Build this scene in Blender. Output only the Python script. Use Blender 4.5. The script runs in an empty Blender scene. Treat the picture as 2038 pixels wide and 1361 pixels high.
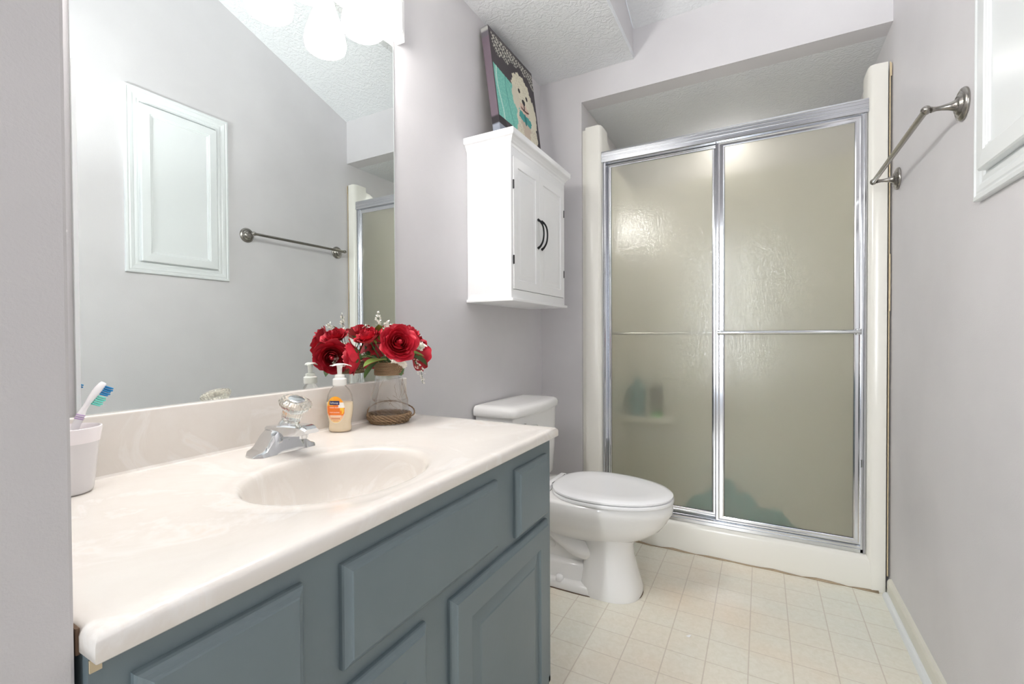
import bpy, bmesh, math, random
from mathutils import Vector, Matrix
S = bpy.context.scene
COL = S.collection
R = math.radians
PI = math.pi

# ------------------------------------------------------------------ camera
W, D = 1.487, 2.250                    # width of the room, distance to the shower wall (metres)
CAM = Vector((1.0468, 0.0008, 1.0109))
yaw, pit, rol = R(28.616), R(-0.749), R(-0.290)
fw = Vector((-math.sin(yaw)*math.cos(pit), math.cos(yaw)*math.cos(pit), math.sin(pit)))
rt = Vector((math.cos(yaw), math.sin(yaw), 0)); up = rt.cross(fw)
rt2 = rt*math.cos(rol) + up*math.sin(rol); up2 = -rt*math.sin(rol) + up*math.cos(rol)
cd = bpy.data.cameras.new('camera'); cam = bpy.data.objects.new('camera', cd); COL.objects.link(cam)
cam.matrix_world = Matrix(((rt2.x, up2.x, -fw.x, CAM.x), (rt2.y, up2.y, -fw.y, CAM.y), (rt2.z, up2.z, -fw.z, CAM.z), (0, 0, 0, 1)))
cd.sensor_fit = 'HORIZONTAL'; cd.sensor_width = 36.0; cd.lens = 36.0*909.9/2038; cd.clip_start = 0.02
S.camera = cam

# ------------------------------------------------------------------ world, view, large lights
wd = bpy.data.worlds.new('world'); S.world = wd; wd.use_nodes = True
wd.node_tree.nodes['Background'].inputs[0].default_value = (0.85, 0.9, 1.0, 1)
wd.node_tree.nodes['Background'].inputs[1].default_value = 0.6
S.view_settings.view_transform = 'Standard'; S.view_settings.look = 'None'
S.view_settings.gamma = 1; S.view_settings.use_curve_mapping = False
S.view_settings.exposure = 0.22
LAMP = 44.0          # emission of the vanity shades
HALL = 34.0         # watts of the fill light added outside the doorway behind the camera
S.cycles.max_bounces = 12; S.cycles.diffuse_bounces = 8; S.cycles.glossy_bounces = 8
S.cycles.transmission_bounces = 10; S.cycles.transparent_max_bounces = 12
S.cycles.use_denoising = True; S.cycles.sample_clamp_indirect = 10
al = bpy.data.lights.new('hall_fill', 'AREA'); al.shape = 'RECTANGLE'; al.size = 0.24; al.size_y = 1.8  # added fill light, unseen, shining in through the doorway
al.energy = HALL; al.color = (0.93, 0.97, 1.0)
ao = bpy.data.objects.new('hall_fill', al); COL.objects.link(ao)
ao.location = (0.66, -1.75, 1.40); ao.rotation_euler = (R(90), 0, R(0))

fl = bpy.data.lights.new('bounce_flash', 'SPOT'); fl.energy = 120.0; fl.spot_size = R(60); fl.spot_blend = 1.0
fl.shadow_soft_size = 0.05; fl.color = (0.97, 0.99, 1.0)
fo_ = bpy.data.objects.new('bounce_flash', fl); COL.objects.link(fo_); fo_.location = (0.80, -0.25, 1.35)
fo_.rotation_euler = (Vector((1.46, 1.20, 2.78)) - fo_.location).to_track_quat('-Z', 'Y').to_euler()

sl = bpy.data.lights.new('shower_fill_light', 'AREA'); sl.shape = 'DISK'; sl.size = 0.16; sl.energy = 1.7; sl.color = (1.0, 0.98, 0.95)
so = bpy.data.objects.new('shower_fill_light', sl); COL.objects.link(so); so.location = (0.86, 2.88, 2.206)     # added fill light, unseen, brightens the shower interior from above

# ------------------------------------------------------------------ materials
def lin(c):
    return tuple((v/255/12.92 if v/255 <= 0.04045 else ((v/255+0.055)/1.055)**2.4) for v in c) + (1.0,)
def mat(name, rgb=(200, 200, 200), rough=0.5, metal=0.0, **kw):
    m = bpy.data.materials.new(name); m.use_nodes = True
    b = m.node_tree.nodes['Principled BSDF']
    b.inputs['Base Color'].default_value = lin(rgb); b.inputs['Roughness'].default_value = rough
    b.inputs['Metallic'].default_value = metal
    for k, v in kw.items():
        b.inputs[k.replace('_', ' ')].default_value = v
    return m
def nd(m, t, **kw):
    n = m.node_tree.nodes.new(t)
    for k, v in kw.items():
        if k.startswith('i_'): n.inputs[k[2:].replace('_', ' ')].default_value = v
        else: setattr(n, k, v)
    return n
def lk(m, a, b): m.node_tree.links.new(a, b)
def coords(m, scale=(1, 1, 1), rot=(0, 0, 0)):
    t = nd(m, 'ShaderNodeTexCoord'); p = nd(m, 'ShaderNodeMapping')
    p.inputs['Scale'].default_value = scale; p.inputs['Rotation'].default_value = rot
    lk(m, t.outputs['Object'], p.inputs['Vector']); return p.outputs['Vector']
def bump(m, h, strength, dist=0.002):
    b = nd(m, 'ShaderNodeBump'); b.inputs['Strength'].default_value = strength; b.inputs['Distance'].default_value = dist
    lk(m, h, b.inputs['Height']); lk(m, b.outputs['Normal'], m.node_tree.nodes['Principled BSDF'].inputs['Normal']); return b
def noise(m, vec, scale, detail=3, rough=0.5, dist=0.0):
    n = nd(m, 'ShaderNodeTexNoise'); n.inputs['Scale'].default_value = scale; n.inputs['Detail'].default_value = detail
    n.inputs['Roughness'].default_value = rough; n.inputs['Distortion'].default_value = dist
    lk(m, vec, n.inputs['Vector']); return n.outputs['Fac']
def ramp(m, fac, stops):
    r = nd(m, 'ShaderNodeValToRGB'); e = r.color_ramp.elements
    e[0].position, e[0].color = stops[0][0], lin(stops[0][1]); e[1].position, e[1].color = stops[-1][0], lin(stops[-1][1])
    for p, c in stops[1:-1]:
        x = e.new(p); x.color = lin(c)
    lk(m, fac, r.inputs['Fac']); return r.outputs['Color']
def basecol(m, c): lk(m, c, m.node_tree.nodes['Principled BSDF'].inputs['Base Color'])

def paint_mat(name, rgb, b=0.25):
    m = mat(name, rgb, 0.55); v = coords(m)
    dk = tuple(int(x*0.965) for x in rgb)
    basecol(m, ramp(m, noise(m, v, 2.2, 4), [(0.35, dk), (0.65, rgb)]))
    bump(m, noise(m, v, 330, 3, 0.55), b, 0.0012); return m
M_wall = paint_mat('wall_paint', (216, 214, 216))
M_white_flat = paint_mat('alcove_wall_paint', (216, 214, 214))
def ceiling_mat():
    m = mat('textured_ceiling', (226, 228, 230), 0.8); v = coords(m)
    a = noise(m, v, 42, 3, 0.6, 2.4); w = nd(m, 'ShaderNodeTexWave', wave_type='RINGS'); w.inputs['Scale'].default_value = 13
    w.inputs['Distortion'].default_value = 14; w.inputs['Detail'].default_value = 3; w.inputs['Detail Scale'].default_value = 2.2
    lk(m, v, w.inputs['Vector'])
    mx = nd(m, 'ShaderNodeMath', operation='ADD'); lk(m, a, mx.inputs[0]); lk(m, w.outputs['Fac'], mx.inputs[1])
    bump(m, mx.outputs[0], 0.48, 0.003); return m
M_ceil = ceiling_mat()
def floor_mat():
    m = mat('vinyl_floor', (226, 221, 204), 0.33); v = coords(m)
    P = 0.1178
    sx = nd(m, 'ShaderNodeSeparateXYZ'); lk(m, v, sx.inputs[0])
    outs = []
    for ax, off, half in (('X', 1.012, 0.0018), ('Y', 1.988, 0.0014)):
        s = nd(m, 'ShaderNodeMath', operation='SUBTRACT'); lk(m, sx.outputs[ax], s.inputs[0]); s.inputs[1].default_value = off - P*50
        d = nd(m, 'ShaderNodeMath', operation='MODULO'); lk(m, s.outputs[0], d.inputs[0]); d.inputs[1].default_value = P
        c = nd(m, 'ShaderNodeMath', operation='LESS_THAN'); lk(m, d.outputs[0], c.inputs[0]); c.inputs[1].default_value = half*2
        outs.append(c.outputs[0])
    mx = nd(m, 'ShaderNodeMath', operation='MAXIMUM'); lk(m, outs[0], mx.inputs[0]); lk(m, outs[1], mx.inputs[1])
    big = ramp(m, noise(m, v, 1.7, 3, 0.6), [(0.3, (236, 237, 226)), (0.5, (241, 236, 222)), (0.7, (244, 230, 211))])
    fine = noise(m, v, 60, 4, 0.6, 1.0)
    mixf = nd(m, 'ShaderNodeMix', data_type='RGBA', blend_type='MULTIPLY'); mixf.inputs[0].default_value = 0.5
    lk(m, big, mixf.inputs[6]); lk(m, ramp(m, fine, [(0.3, (238, 236, 228)), (0.65, (255, 255, 255))]), mixf.inputs[7])
    sc = nd(m, 'ShaderNodeMath', operation='MULTIPLY'); lk(m, mx.outputs[0], sc.inputs[0]); sc.inputs[1].default_value = 0.42
    mg = nd(m, 'ShaderNodeMix', data_type='RGBA'); lk(m, sc.outputs[0], mg.inputs[0]); lk(m, mixf.outputs[2], mg.inputs[6])
    mg.inputs[7].default_value = lin((186, 168, 152)); basecol(m, mg.outputs[2])
    iv = nd(m, 'ShaderNodeMath', operation='SUBTRACT'); iv.inputs[0].default_value = 1; lk(m, mx.outputs[0], iv.inputs[1])
    ad = nd(m, 'ShaderNodeMath', operation='ADD'); lk(m, iv.outputs[0], ad.inputs[0]); lk(m, fine, ad.inputs[1])
    bump(m, ad.outputs[0], 0.18, 0.001); return m
M_floor = floor_mat()
def marble_mat():
    m = mat('cultured_marble', (224, 219, 212), 0.16); v = coords(m)
    n = noise(m, v, 4.5, 5, 0.62, 2.2)
    basecol(m, ramp(m, n, [(0.30, (232, 227, 221)), (0.52, (229, 223, 216)), (0.60, (235, 231, 226)), (0.72, (230, 219, 208))]))
    return m
M_marble = marble_mat()
def teal_mat():
    m = mat('vanity_paint', (108, 121, 126), 0.34); v = coords(m)
    basecol(m, ramp(m, noise(m, v, 3, 4), [(0.3, (104, 117, 122)), (0.7, (112, 125, 130))]))
    bump(m, noise(m, coords(m, (1, 1, 0.25)), 160, 3), 0.12, 0.001); return m
M_van = teal_mat()
M_kick = mat('toe_kick_paint', (60, 72, 78), 0.6)
M_chrome = mat('chrome', (222, 224, 226), 0.07, 1.0)
M_alu = mat('anodised_aluminium', (214, 216, 220), 0.24, 1.0)
M_alu2 = mat('polished_aluminium', (222, 224, 228), 0.13, 1.0)
M_nickel = mat('brushed_nickel', (158, 154, 148), 0.26, 1.0)
M_porc = mat('porcelain', (240, 239, 237), 0.09)
M_seat = mat('seat_plastic', (247, 247, 248), 0.22)
M_wood = mat('white_cabinet_lacquer', (247, 248, 249), 0.33)
M_trim = mat('white_trim_paint', (228, 232, 233), 0.32)
M_base = mat('aged_trim_paint', (226, 224, 212), 0.4)
M_fib = mat('fibreglass', (238, 236, 228), 0.2)
M_caulk = mat('yellowed_caulk', (214, 196, 160), 0.7)
M_dirt = mat('dirty_caulk', (184, 164, 138), 0.8)
M_grime = mat('grime', (96, 74, 56), 0.8)
M_rawwood = mat('raw_chipped_wood', (196, 180, 150), 0.8)
M_black = mat('black_metal', (38, 38, 40), 0.35, 0.6)
M_mirror = mat('mirror_silver', (236, 241, 239), 0.0, 1.0)
M_edge = mat('mirror_edge', (214, 222, 218), 0.25)
M_plate = mat('lamp_backplate', (248, 248, 248), 0.2)
M_leaf = mat('fabric_leaf', (116, 142, 62), 0.5)
M_leaf2 = mat('dark_fabric_leaf', (66, 96, 46), 0.5)
M_stem = mat('green_stem', (70, 96, 48), 0.6)
M_sprig = mat('white_sprig', (250, 248, 240), 0.6)
def rose_mat():
    m = mat('red_silk', (178, 22, 42), 0.55); v = coords(m)
    basecol(m, ramp(m, noise(m, v, 30, 3), [(0.3, (176, 16, 38)), (0.7, (206, 38, 60))])); return m
M_rose = rose_mat()
def rope_mat():
    m = mat('jute_rope', (160, 132, 100), 0.9); v = coords(m, (1, 1, 1), (0.5, 0.3, 0))
    w = nd(m, 'ShaderNodeTexWave'); w.inputs['Scale'].default_value = 190; w.inputs['Distortion'].default_value = 3; lk(m, v, w.inputs['Vector'])
    basecol(m, ramp(m, w.outputs['Fac'], [(0.1, (112, 86, 62)), (0.8, (178, 150, 118))])); bump(m, w.outputs['Fac'], 0.6, 0.001); return m
M_rope = rope_mat()
def glass_mat(name, rgb=(255, 255, 255), rough=0.0, ior=1.45, shadow=0.75):
    m = bpy.data.materials.new(name); m.use_nodes = True; m.node_tree.nodes.clear()
    g = nd(m, 'ShaderNodeBsdfGlass'); g.inputs['Color'].default_value = lin(rgb); g.inputs['Roughness'].default_value = rough; g.inputs['IOR'].default_value = ior
    t = nd(m, 'ShaderNodeBsdfTransparent'); t.inputs['Color'].default_value = lin(rgb)
    mx = nd(m, 'ShaderNodeMixShader'); mx.inputs[0].default_value = shadow
    lk(m, g.outputs[0], mx.inputs[1]); lk(m, t.outputs[0], mx.inputs[2])
    o = nd(m, 'ShaderNodeOutputMaterial'); lk(m, mx.outputs[0], o.inputs[0]); return m
M_glass = glass_mat('clear_vase_glass', (254, 254, 254), 0.0, 1.45, 0.72)
M_acryl = glass_mat('clear_acrylic', (252, 251, 248), 0.02, 1.49, 0.12)
M_pet = glass_mat('clear_bottle_plastic', (250, 250, 250), 0.03, 1.2, 0.6)
M_soap = mat('cream_soap', (255, 236, 204), 0.35)
M_pump = mat('white_pump_plastic', (244, 243, 238), 0.3)
M_cup = mat('milky_cup_plastic', (222, 219, 220), 0.25)
M_cuprim = mat('white_cup_rim', (246, 240, 242), 0.25)
M_cupblue = mat('pale_blue_print', (186, 202, 226), 0.4)
M_brush = mat('white_brush_plastic', (246, 244, 246), 0.3)
M_purple = mat('purple_grip', (190, 160, 205), 0.4)
M_brblue = mat('blue_bristle', (22, 130, 190), 0.5)
M_brteal = mat('aqua_bristle', (110, 214, 200), 0.5)
M_teal = mat('teal_cloth', (40, 146, 152), 0.8)
M_tealb = mat('teal_bottle', (54, 140, 152), 0.4)
M_green = mat('green_cap', (100, 186, 110), 0.4)
M_dkgrey = mat('grey_rack', (96, 98, 92), 0.5)
M_paper = mat('white_paper', (250, 250, 250), 0.7)
M_navy = mat('label_navy', (34, 40, 96), 0.4)
M_labelw = mat('label_white_ink', (252, 250, 244), 0.4)
def shower_glass():
    m = bpy.data.materials.new('obscure_glass'); m.use_nodes = True; m.node_tree.nodes.clear()
    v = coords(m, (1, 1, 0.6)); n = noise(m, v, 150, 2, 0.5, 0.8); n2 = noise(m, v, 38, 2, 0.5, 1.5)
    ad = nd(m, 'ShaderNodeMath', operation='ADD'); lk(m, n, ad.inputs[0]); lk(m, n2, ad.inputs[1])
    b = nd(m, 'ShaderNodeBump'); b.inputs['Strength'].default_value = 0.33; b.inputs['Distance'].default_value = 0.0022; lk(m, ad.outputs[0], b.inputs['Height'])
    rf = nd(m, 'ShaderNodeBsdfRefraction'); rf.inputs['Roughness'].default_value = 0.37; rf.inputs['IOR'].default_value = 1.12; rf.inputs['Color'].default_value = lin((251, 250, 245))
    tl = nd(m, 'ShaderNodeBsdfTranslucent'); tl.inputs['Color'].default_value = lin((244, 243, 236))
    df = nd(m, 'ShaderNodeBsdfDiffuse'); df.inputs['Color'].default_value = lin((231, 228, 211))
    gl = nd(m, 'ShaderNodeBsdfGlossy'); gl.inputs['Roughness'].default_value = 0.09
    a = nd(m, 'ShaderNodeMixShader'); a.inputs[0].default_value = 0.14; lk(m, rf.outputs[0], a.inputs[1]); lk(m, tl.outputs[0], a.inputs[2])
    c = nd(m, 'ShaderNodeMixShader'); c.inputs[0].default_value = 0.09; lk(m, a.outputs[0], c.inputs[1]); lk(m, df.outputs[0], c.inputs[2])
    fr = nd(m, 'ShaderNodeFresnel'); fr.inputs['IOR'].default_value = 1.5; lk(m, b.outputs[0], fr.inputs['Normal'])
    e = nd(m, 'ShaderNodeMixShader'); lk(m, fr.outputs[0], e.inputs[0]); lk(m, c.outputs[0], e.inputs[1]); lk(m, gl.outputs[0], e.inputs[2])
    lk(m, b.outputs[0], gl.inputs['Normal'])
    o = nd(m, 'ShaderNodeOutputMaterial'); lk(m, e.outputs[0], o.inputs[0]); return m
M_obs = shower_glass()
def shade_mat():
    m = bpy.data.materials.new('lit_shade_glass'); m.use_nodes = True; m.node_tree.nodes.clear()
    e = nd(m, 'ShaderNodeEmission'); e.inputs[0].default_value = (1.0, 0.97, 0.935, 1); e.inputs[1].default_value = LAMP
    o = nd(m, 'ShaderNodeOutputMaterial'); lk(m, e.outputs[0], o.inputs[0]); return m
M_shade = shade_mat()
def vcol_mat(name, rough=0.6):
    m = mat(name, (255, 255, 255), rough); a = nd(m, 'ShaderNodeVertexColor'); a.layer_name = 'Col'; basecol(m, a.outputs['Color']); return m
M_canvas = vcol_mat('painted_canvas', 0.7)
M_label = vcol_mat('printed_label', 0.35)

# ------------------------------------------------------------------ helpers
def link(name, bm, m, parent=None, smooth=False, doubles=False):
    if doubles: bmesh.ops.remove_doubles(bm, verts=bm.verts, dist=1e-6)
    bmesh.ops.recalc_face_normals(bm, faces=bm.faces)
    me = bpy.data.meshes.new(name); bm.to_mesh(me); bm.free()
    if smooth:
        for p in me.polygons: p.use_smooth = True
        if isinstance(smooth, (int, float)) and smooth is not True:
            me.set_sharp_from_angle(angle=R(smooth))
    me.materials.append(m)
    o = bpy.data.objects.new(name, me); COL.objects.link(o)
    if parent: o.parent = parent; o.matrix_parent_inverse = Matrix.Identity(4)
    return o
def tag(o, label, cat, group=None, kind=None):
    o['label'] = label; o['category'] = cat
    if group: o['group'] = group
    if kind: o['kind'] = kind
    return o
def thing(name, label, cat, loc=(0, 0, 0), group=None):
    o = bpy.data.objects.new(name, None); COL.objects.link(o); o.location = loc; o.empty_display_size = 0.05
    return tag(o, label, cat, group)
def struct(name, bm, m, smooth=False):
    o = link(name, bm, m, None, smooth); o['kind'] = 'structure'; return o
def box(bm, x0, y0, z0, x1, y1, z1, bev=0.0, seg=2):
    r = bmesh.ops.create_cube(bm, size=1); vs = r['verts']
    for v in vs:
        v.co = Vector(((x0+x1)/2 + v.co.x*(x1-x0), (y0+y1)/2 + v.co.y*(y1-y0), (z0+z1)/2 + v.co.z*(z1-z0)))
    if bev:
        es = list({e for v in vs for e in v.link_edges})
        bmesh.ops.bevel(bm, geom=es, offset=bev, segments=seg, affect='EDGES', profile=0.6)
def B(*a, **k):
    bm = bmesh.new(); box(bm, *a, **k); return bm
def loft(bm, loops, cap0=True, cap1=True, closed=True):
    rows = [[bm.verts.new(p) for p in L] for L in loops]; n = len(rows[0])
    for a, b in zip(rows, rows[1:]):
        for i in range(n if closed else n-1):
            j = (i+1) % n; bm.faces.new((a[i], a[j], b[j], b[i]))
    if cap0: bm.faces.new(rows[0][::-1])
    if cap1: bm.faces.new(rows[-1])
    return rows
def rectloft(bm, f, rc, prof, cap0=True, cap1=True):
    """mitred frame or panel: rc = (u0, v0, u1, v1), prof = [(inset, height)]"""
    u0, v0, u1, v1 = rc
    loft(bm, [[f(u0+i, v0+i, h), f(u1-i, v0+i, h), f(u1-i, v1-i, h), f(u0+i, v1-i, h)] for i, h in prof], cap0, cap1)
def lathe(bm, prof, c=(0, 0, 0), n=32, axis=(0, 0, 1), flute=None, cap0=True, cap1=True):
    q = Vector((0, 0, 1)).rotation_difference(Vector(axis)); c = Vector(c)
    L = []
    for r, z in prof:
        L.append([c + q @ Vector((r*(1+(flute(k, n) if flute and r > 0.001 else 0))*math.cos(2*PI*k/n), r*(1+(flute(k, n) if flute and r > 0.001 else 0))*math.sin(2*PI*k/n), z)) for k in range(n)])
    loft(bm, L, cap0, cap1)
def tube(bm, pts, r, n=10, cap=True):
    pts = [Vector(p) for p in pts]; rs = r if isinstance(r, (list, tuple)) else [r]*len(pts)
    t0 = (pts[1]-pts[0]).normalized(); nrm = t0.orthogonal().normalized(); L = []
    for i, p in enumerate(pts):
        t = (pts[min(i+1, len(pts)-1)] - pts[max(i-1, 0)]).normalized()
        nrm = (nrm - t*nrm.dot(t)).normalized(); b = t.cross(nrm)
        L.append([p + (nrm*math.cos(2*PI*k/n) + b*math.sin(2*PI*k/n))*rs[i] for k in range(n)])
    loft(bm, L, cap, cap)
def curve_pts(ctrl, n=8):
    P = [Vector(c) for c in ctrl]; P = [P[0]*2-P[1]] + P + [P[-1]*2-P[-2]]; out = []
    for i in range(1, len(P)-2):
        for k in range(n):
            t = k/n; a, b, c, d = P[i-1], P[i], P[i+1], P[i+2]
            out.append(0.5*((2*b)+(c-a)*t+(2*a-5*b+4*c-d)*t*t+(3*b-a-3*c+d)*t**3))
    out.append(P[-2]); return out
def quad(bm, a, b, c, d): bm.faces.new([bm.verts.new(p) for p in (a, b, c, d)])
def slab(bm, pts, off):
    """polygon given thickness along off"""
    o = Vector(off); a = [bm.verts.new(Vector(p)) for p in pts]; b = [bm.verts.new(Vector(p)+o) for p in pts]
    bm.faces.new(a[::-1]); bm.faces.new(b); n = len(a)
    for i in range(n): bm.faces.new((a[i], a[(i+1) % n], b[(i+1) % n], b[i]))

# ------------------------------------------------------------------ room shell
SL, ZU, HS, XS, ZO, XO = 0.3525, 2.4947, 2.352, 0.500, 2.2087, 0.2331
YB = -0.95                               # wall with the doorway behind the camera
AD = 3.02                                # back of the shower alcove
top = lambda y: ZU + SL*(D-y)
struct('floor', B(-0.12, -2.2, -0.05, W+0.12, AD+0.1, 0), M_floor)
bm = bmesh.new(); slab(bm, [(0, 0.1, 0), (0, D+0.0, 0), (0, D, HS+0.02), (0, 0.1, HS+0.02)], (-0.1, 0, 0)); struct('wall_left', bm, M_wall)
bm = bmesh.new(); slab(bm, [(W, YB-0.1, 0), (W, AD, 0), (W, AD, ZO), (W, D+0.1, ZO+0.3), (W, D, top(D)+.02), (W, YB-0.1, top(YB-0.1))], (0.1, 0, 0)); struct('wall_right', bm, M_wall)
bm = bmesh.new(); slab(bm, [(-0.1, D, 0), (XO, D, 0), (XO, D, ZO), (W, D, ZO), (W, D, ZU+0.01), (-0.1, D, ZU+0.01)], (0, 0.1, 0)); struct('wall_back', bm, M_wall)
M_near = paint_mat('shaded_scuffed_paint', (206, 203, 203)); v_ = coords(M_near)  # same wall paint with its shade put into a darker base, plus brown marks
bn = M_near.node_tree.nodes['Principled BSDF']; old = bn.inputs['Base Color'].links[0].from_socket
th = nd(M_near, 'ShaderNodeMath', operation='GREATER_THAN'); lk(M_near, noise(M_near, v_, 21, 2, 0.5), th.inputs[0]); th.inputs[1].default_value = 0.735
sc2 = nd(M_near, 'ShaderNodeMath', operation='MULTIPLY'); lk(M_near, th.outputs[0], sc2.inputs[0]); sc2.inputs[1].default_value = 0.35
mm = nd(M_near, 'ShaderNodeMix', data_type='RGBA'); lk(M_near, sc2.outputs[0], mm.inputs[0]); lk(M_near, old, mm.inputs[6]); mm.inputs[7].default_value = lin((170, 130, 92)); basecol(M_near, mm.outputs[2])
struct('wall_near', B(-0.1, YB, 0, 0.527, 0.163, 2.6, bev=0.003), M_near)
bm = bmesh.new()
slab(bm, [(0.516, YB, 0), (0.60, YB, 0), (0.60, YB, 2.05), (1.42, YB, 2.05), (1.42, YB, 0), (W, YB, 0), (W, YB, top(YB)), (0.516, YB, top(YB))], (0, -0.1, 0))
struct('wall_front', bm, M_wall)
bm = bmesh.new(); slab(bm, [(XS, D, ZU), (W, D, ZU), (W, YB-0.1, top(YB-0.1)), (XS, YB-0.1, top(YB-0.1))], (0, 0, 0.06)); struct('ceiling', bm, M_ceil)
bm = bmesh.new(); slab(bm, [(-0.1, D, HS), (XS, D, HS), (XS, YB, HS), (-0.1, YB, HS)], (0, 0, 0.03)); struct('ceiling_soffit', bm, M_ceil)
bm = bmesh.new(); slab(bm, [(XS-0.002, D, HS+0.0005), (XS-0.002, YB, HS+0.0005), (XS-0.002, YB, top(YB)), (XS-0.002, D, ZU)], (-0.05, 0, 0)); struct('wall_soffit', bm, M_wall)
# alcove above and behind the shower
struct('wall_alcove_left', B(XO-0.1, D+0.1, 0, XO, AD, ZO+0.05), M_white_flat)
struct('wall_alcove_back', B(XO-0.1, AD, 0, W+0.1, AD+0.1, ZO+0.05), M_white_flat)
struct('ceiling_alcove', B(XO-0.1, D+0.1, ZO, W, AD+0.1, ZO+0.05), M_ceil)
# baseboard and quarter round on the long wall
bm = bmesh.new(); slab(bm, [(W, YB, 0), (W-0.013, YB, 0), (W-0.013, YB, 0.058), (W-0.009, YB, 0.067), (W, YB, 0.070)], (0, 2.228-YB, 0)); struct('baseboard_right', bm, M_base)
bm = bmesh.new(); pr = [(W-0.013, YB, 0)] + [(W-0.013-0.016*math.cos(a*PI/12), YB, 0.018*math.sin(a*PI/12)) for a in range(7)]
slab(bm, pr, (0, 2.224-YB, 0)); struct('trim_1', bm, M_trim)

# ------------------------------------------------------------------ mirror
mr = link('wall_mirror', B(0.0005, 0.3325, 0.8752, 0.0055, 1.120, 1.962), M_mirror)
tag(mr, 'large frameless wall mirror above the vanity backsplash', 'mirror')
bm = bmesh.new(); box(bm, 0.0006, 1.1202, 0.8752, 0.0056, 1.1222, 1.962); link('mirror_edge', bm, M_edge, mr)
bm = bmesh.new(); box(bm, 0.0057, 0.3325, 0.8755, 0.0090, 0.3385, 1.490); link('edge_channel', bm, M_trim, mr)

# ------------------------------------------------------------------ vanity light
YL = [0.401, 0.575, 0.749, 0.923]
vl = thing('vanity_light', 'lit four-shade bath light bar above the wall mirror', 'light', (0.0, 0.64, 1.965))
off = Vector((0, 0.64, 1.965))
def L_(x, y, z): return Vector((x, y, z)) - off
bm = bmesh.new(); rectloft(bm, lambda u, v, h: L_(h, u, v), (0.155, 1.963, 1.147, 2.095), [(0, 0.0006), (0, 0.030), (0.004, 0.034), (0.018, 0.036), (0.021, 0.042), (0.024, 0.043)])
link('backplate', bm, M_plate, vl)
SH = [(0.0, 0.148), (0.020, 0.148), (0.024, 0.140), (0.030, 0.120), (0.042, 0.085), (0.053, 0.050), (0.058, 0.022), (0.055, 0.006), (0.048, 0.0), (0.044, 0.006), (0.0, 0.030)]
for y in YL:
    bm = bmesh.new(); tube(bm, [L_(*p) for p in curve_pts([(0.04, y, 2.045), (0.060, y, 2.052), (0.080, y, 2.042), (0.082, y, 2.020)], 5)], 0.007)
    lathe(bm, [(0.0, 0), (0.016, 0), (0.016, 0.018), (0.026, 0.030), (0.026, 0.036), (0, 0.036)], L_(0.082, y, 1.988), 24)
    arm = link('arm', bm, M_chrome, vl, 40)
    bm = bmesh.new(); lathe(bm, SH, L_(0.082, y, 1.846), 32, cap0=False, cap1=False); link('glass_shade', bm, M_shade, vl, True)

# ------------------------------------------------------------------ vanity
VY0, VY1, VX = 0.166, 1.159, 0.558
van = thing('vanity_cabinet', 'slate blue painted vanity cabinet under the white sink top', 'cabinet', (0.27, 0.65, 0))
o_ = Vector((0.27, 0.65, 0))
def V_(u, v, h): return Vector((0.537+h, u, v)) - o_
bm = bmesh.new(); c0, c1, c2, c3, zt = 0.002-.27, 0.537-.27, VY0+0.002-.65, 1.147-.65, 0.7340      # open-topped carcass
slab(bm, [(c0, c2, 0.06), (c1, c2, 0.06), (c1, c2, zt), (c1, c3, zt), (c1, c3, 0.06), (c0, c3, 0.06)][:2]+[(c1, c3, 0.06), (c0, c3, 0.06)], (0, 0, 0.016))
def ring(z): return [(c0, c2, z), (c1, c2, z), (c1, c3, z), (c0, c3, z)], [(c0+.016, c2+.016, z), (c1-.016, c2+.016, z), (c1-.016, c3-.016, z), (c0+.016, c3-.016, z)]
(o0, i0), (o1, i1) = ring(0.06), ring(zt); loft(bm, [o0, o1, i1, i0], False, False)
link('cabinet_box', bm, M_van, van)
bm = bmesh.new(); box(bm, 0.002-.27, VY0+0.004-.65, 0.0005, 0.50-.27, 1.145-.65, 0.06); link('toe_kick', bm, M_kick, van)
edge = [(0, 0), (0, 0.006), (0.0015, 0.009), (0.005, 0.0115), (0.009, 0.0132), (0.0105, 0.0142), (0.012, 0.0162)]
for rc in ((0.198, 0.552, 0.374, 0.703), (0.434, 0.552, 0.852, 0.699), (0.937, 0.537, 1.113, 0.697)):
    bm = bmesh.new(); rectloft(bm, V_, rc, edge, True, True); dr = link('drawer_front', bm, M_van, van)
dp = edge + [(0.058, 0.0162), (0.060, 0.0115), (0.063, 0.0095), (0.066, 0.0098), (0.090, 0.0135), (0.093, 0.0150)]
for rc in ((0.198, 0.045+.015, 0.609, 0.524), (0.680, 0.045+.015, 1.113, 0.523)):
    bm = bmesh.new(); rectloft(bm, V_, rc, dp, True, True); link('door', bm, M_van, van)
# chipped filler at the wall end
bm = bmesh.new(); box(bm, 0.5372-.27, VY0-.65+0.0025, 0.721, 0.5390-.27, 0.177-.65, 0.732); link('chipped_corner', bm, M_rawwood, van)

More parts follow.
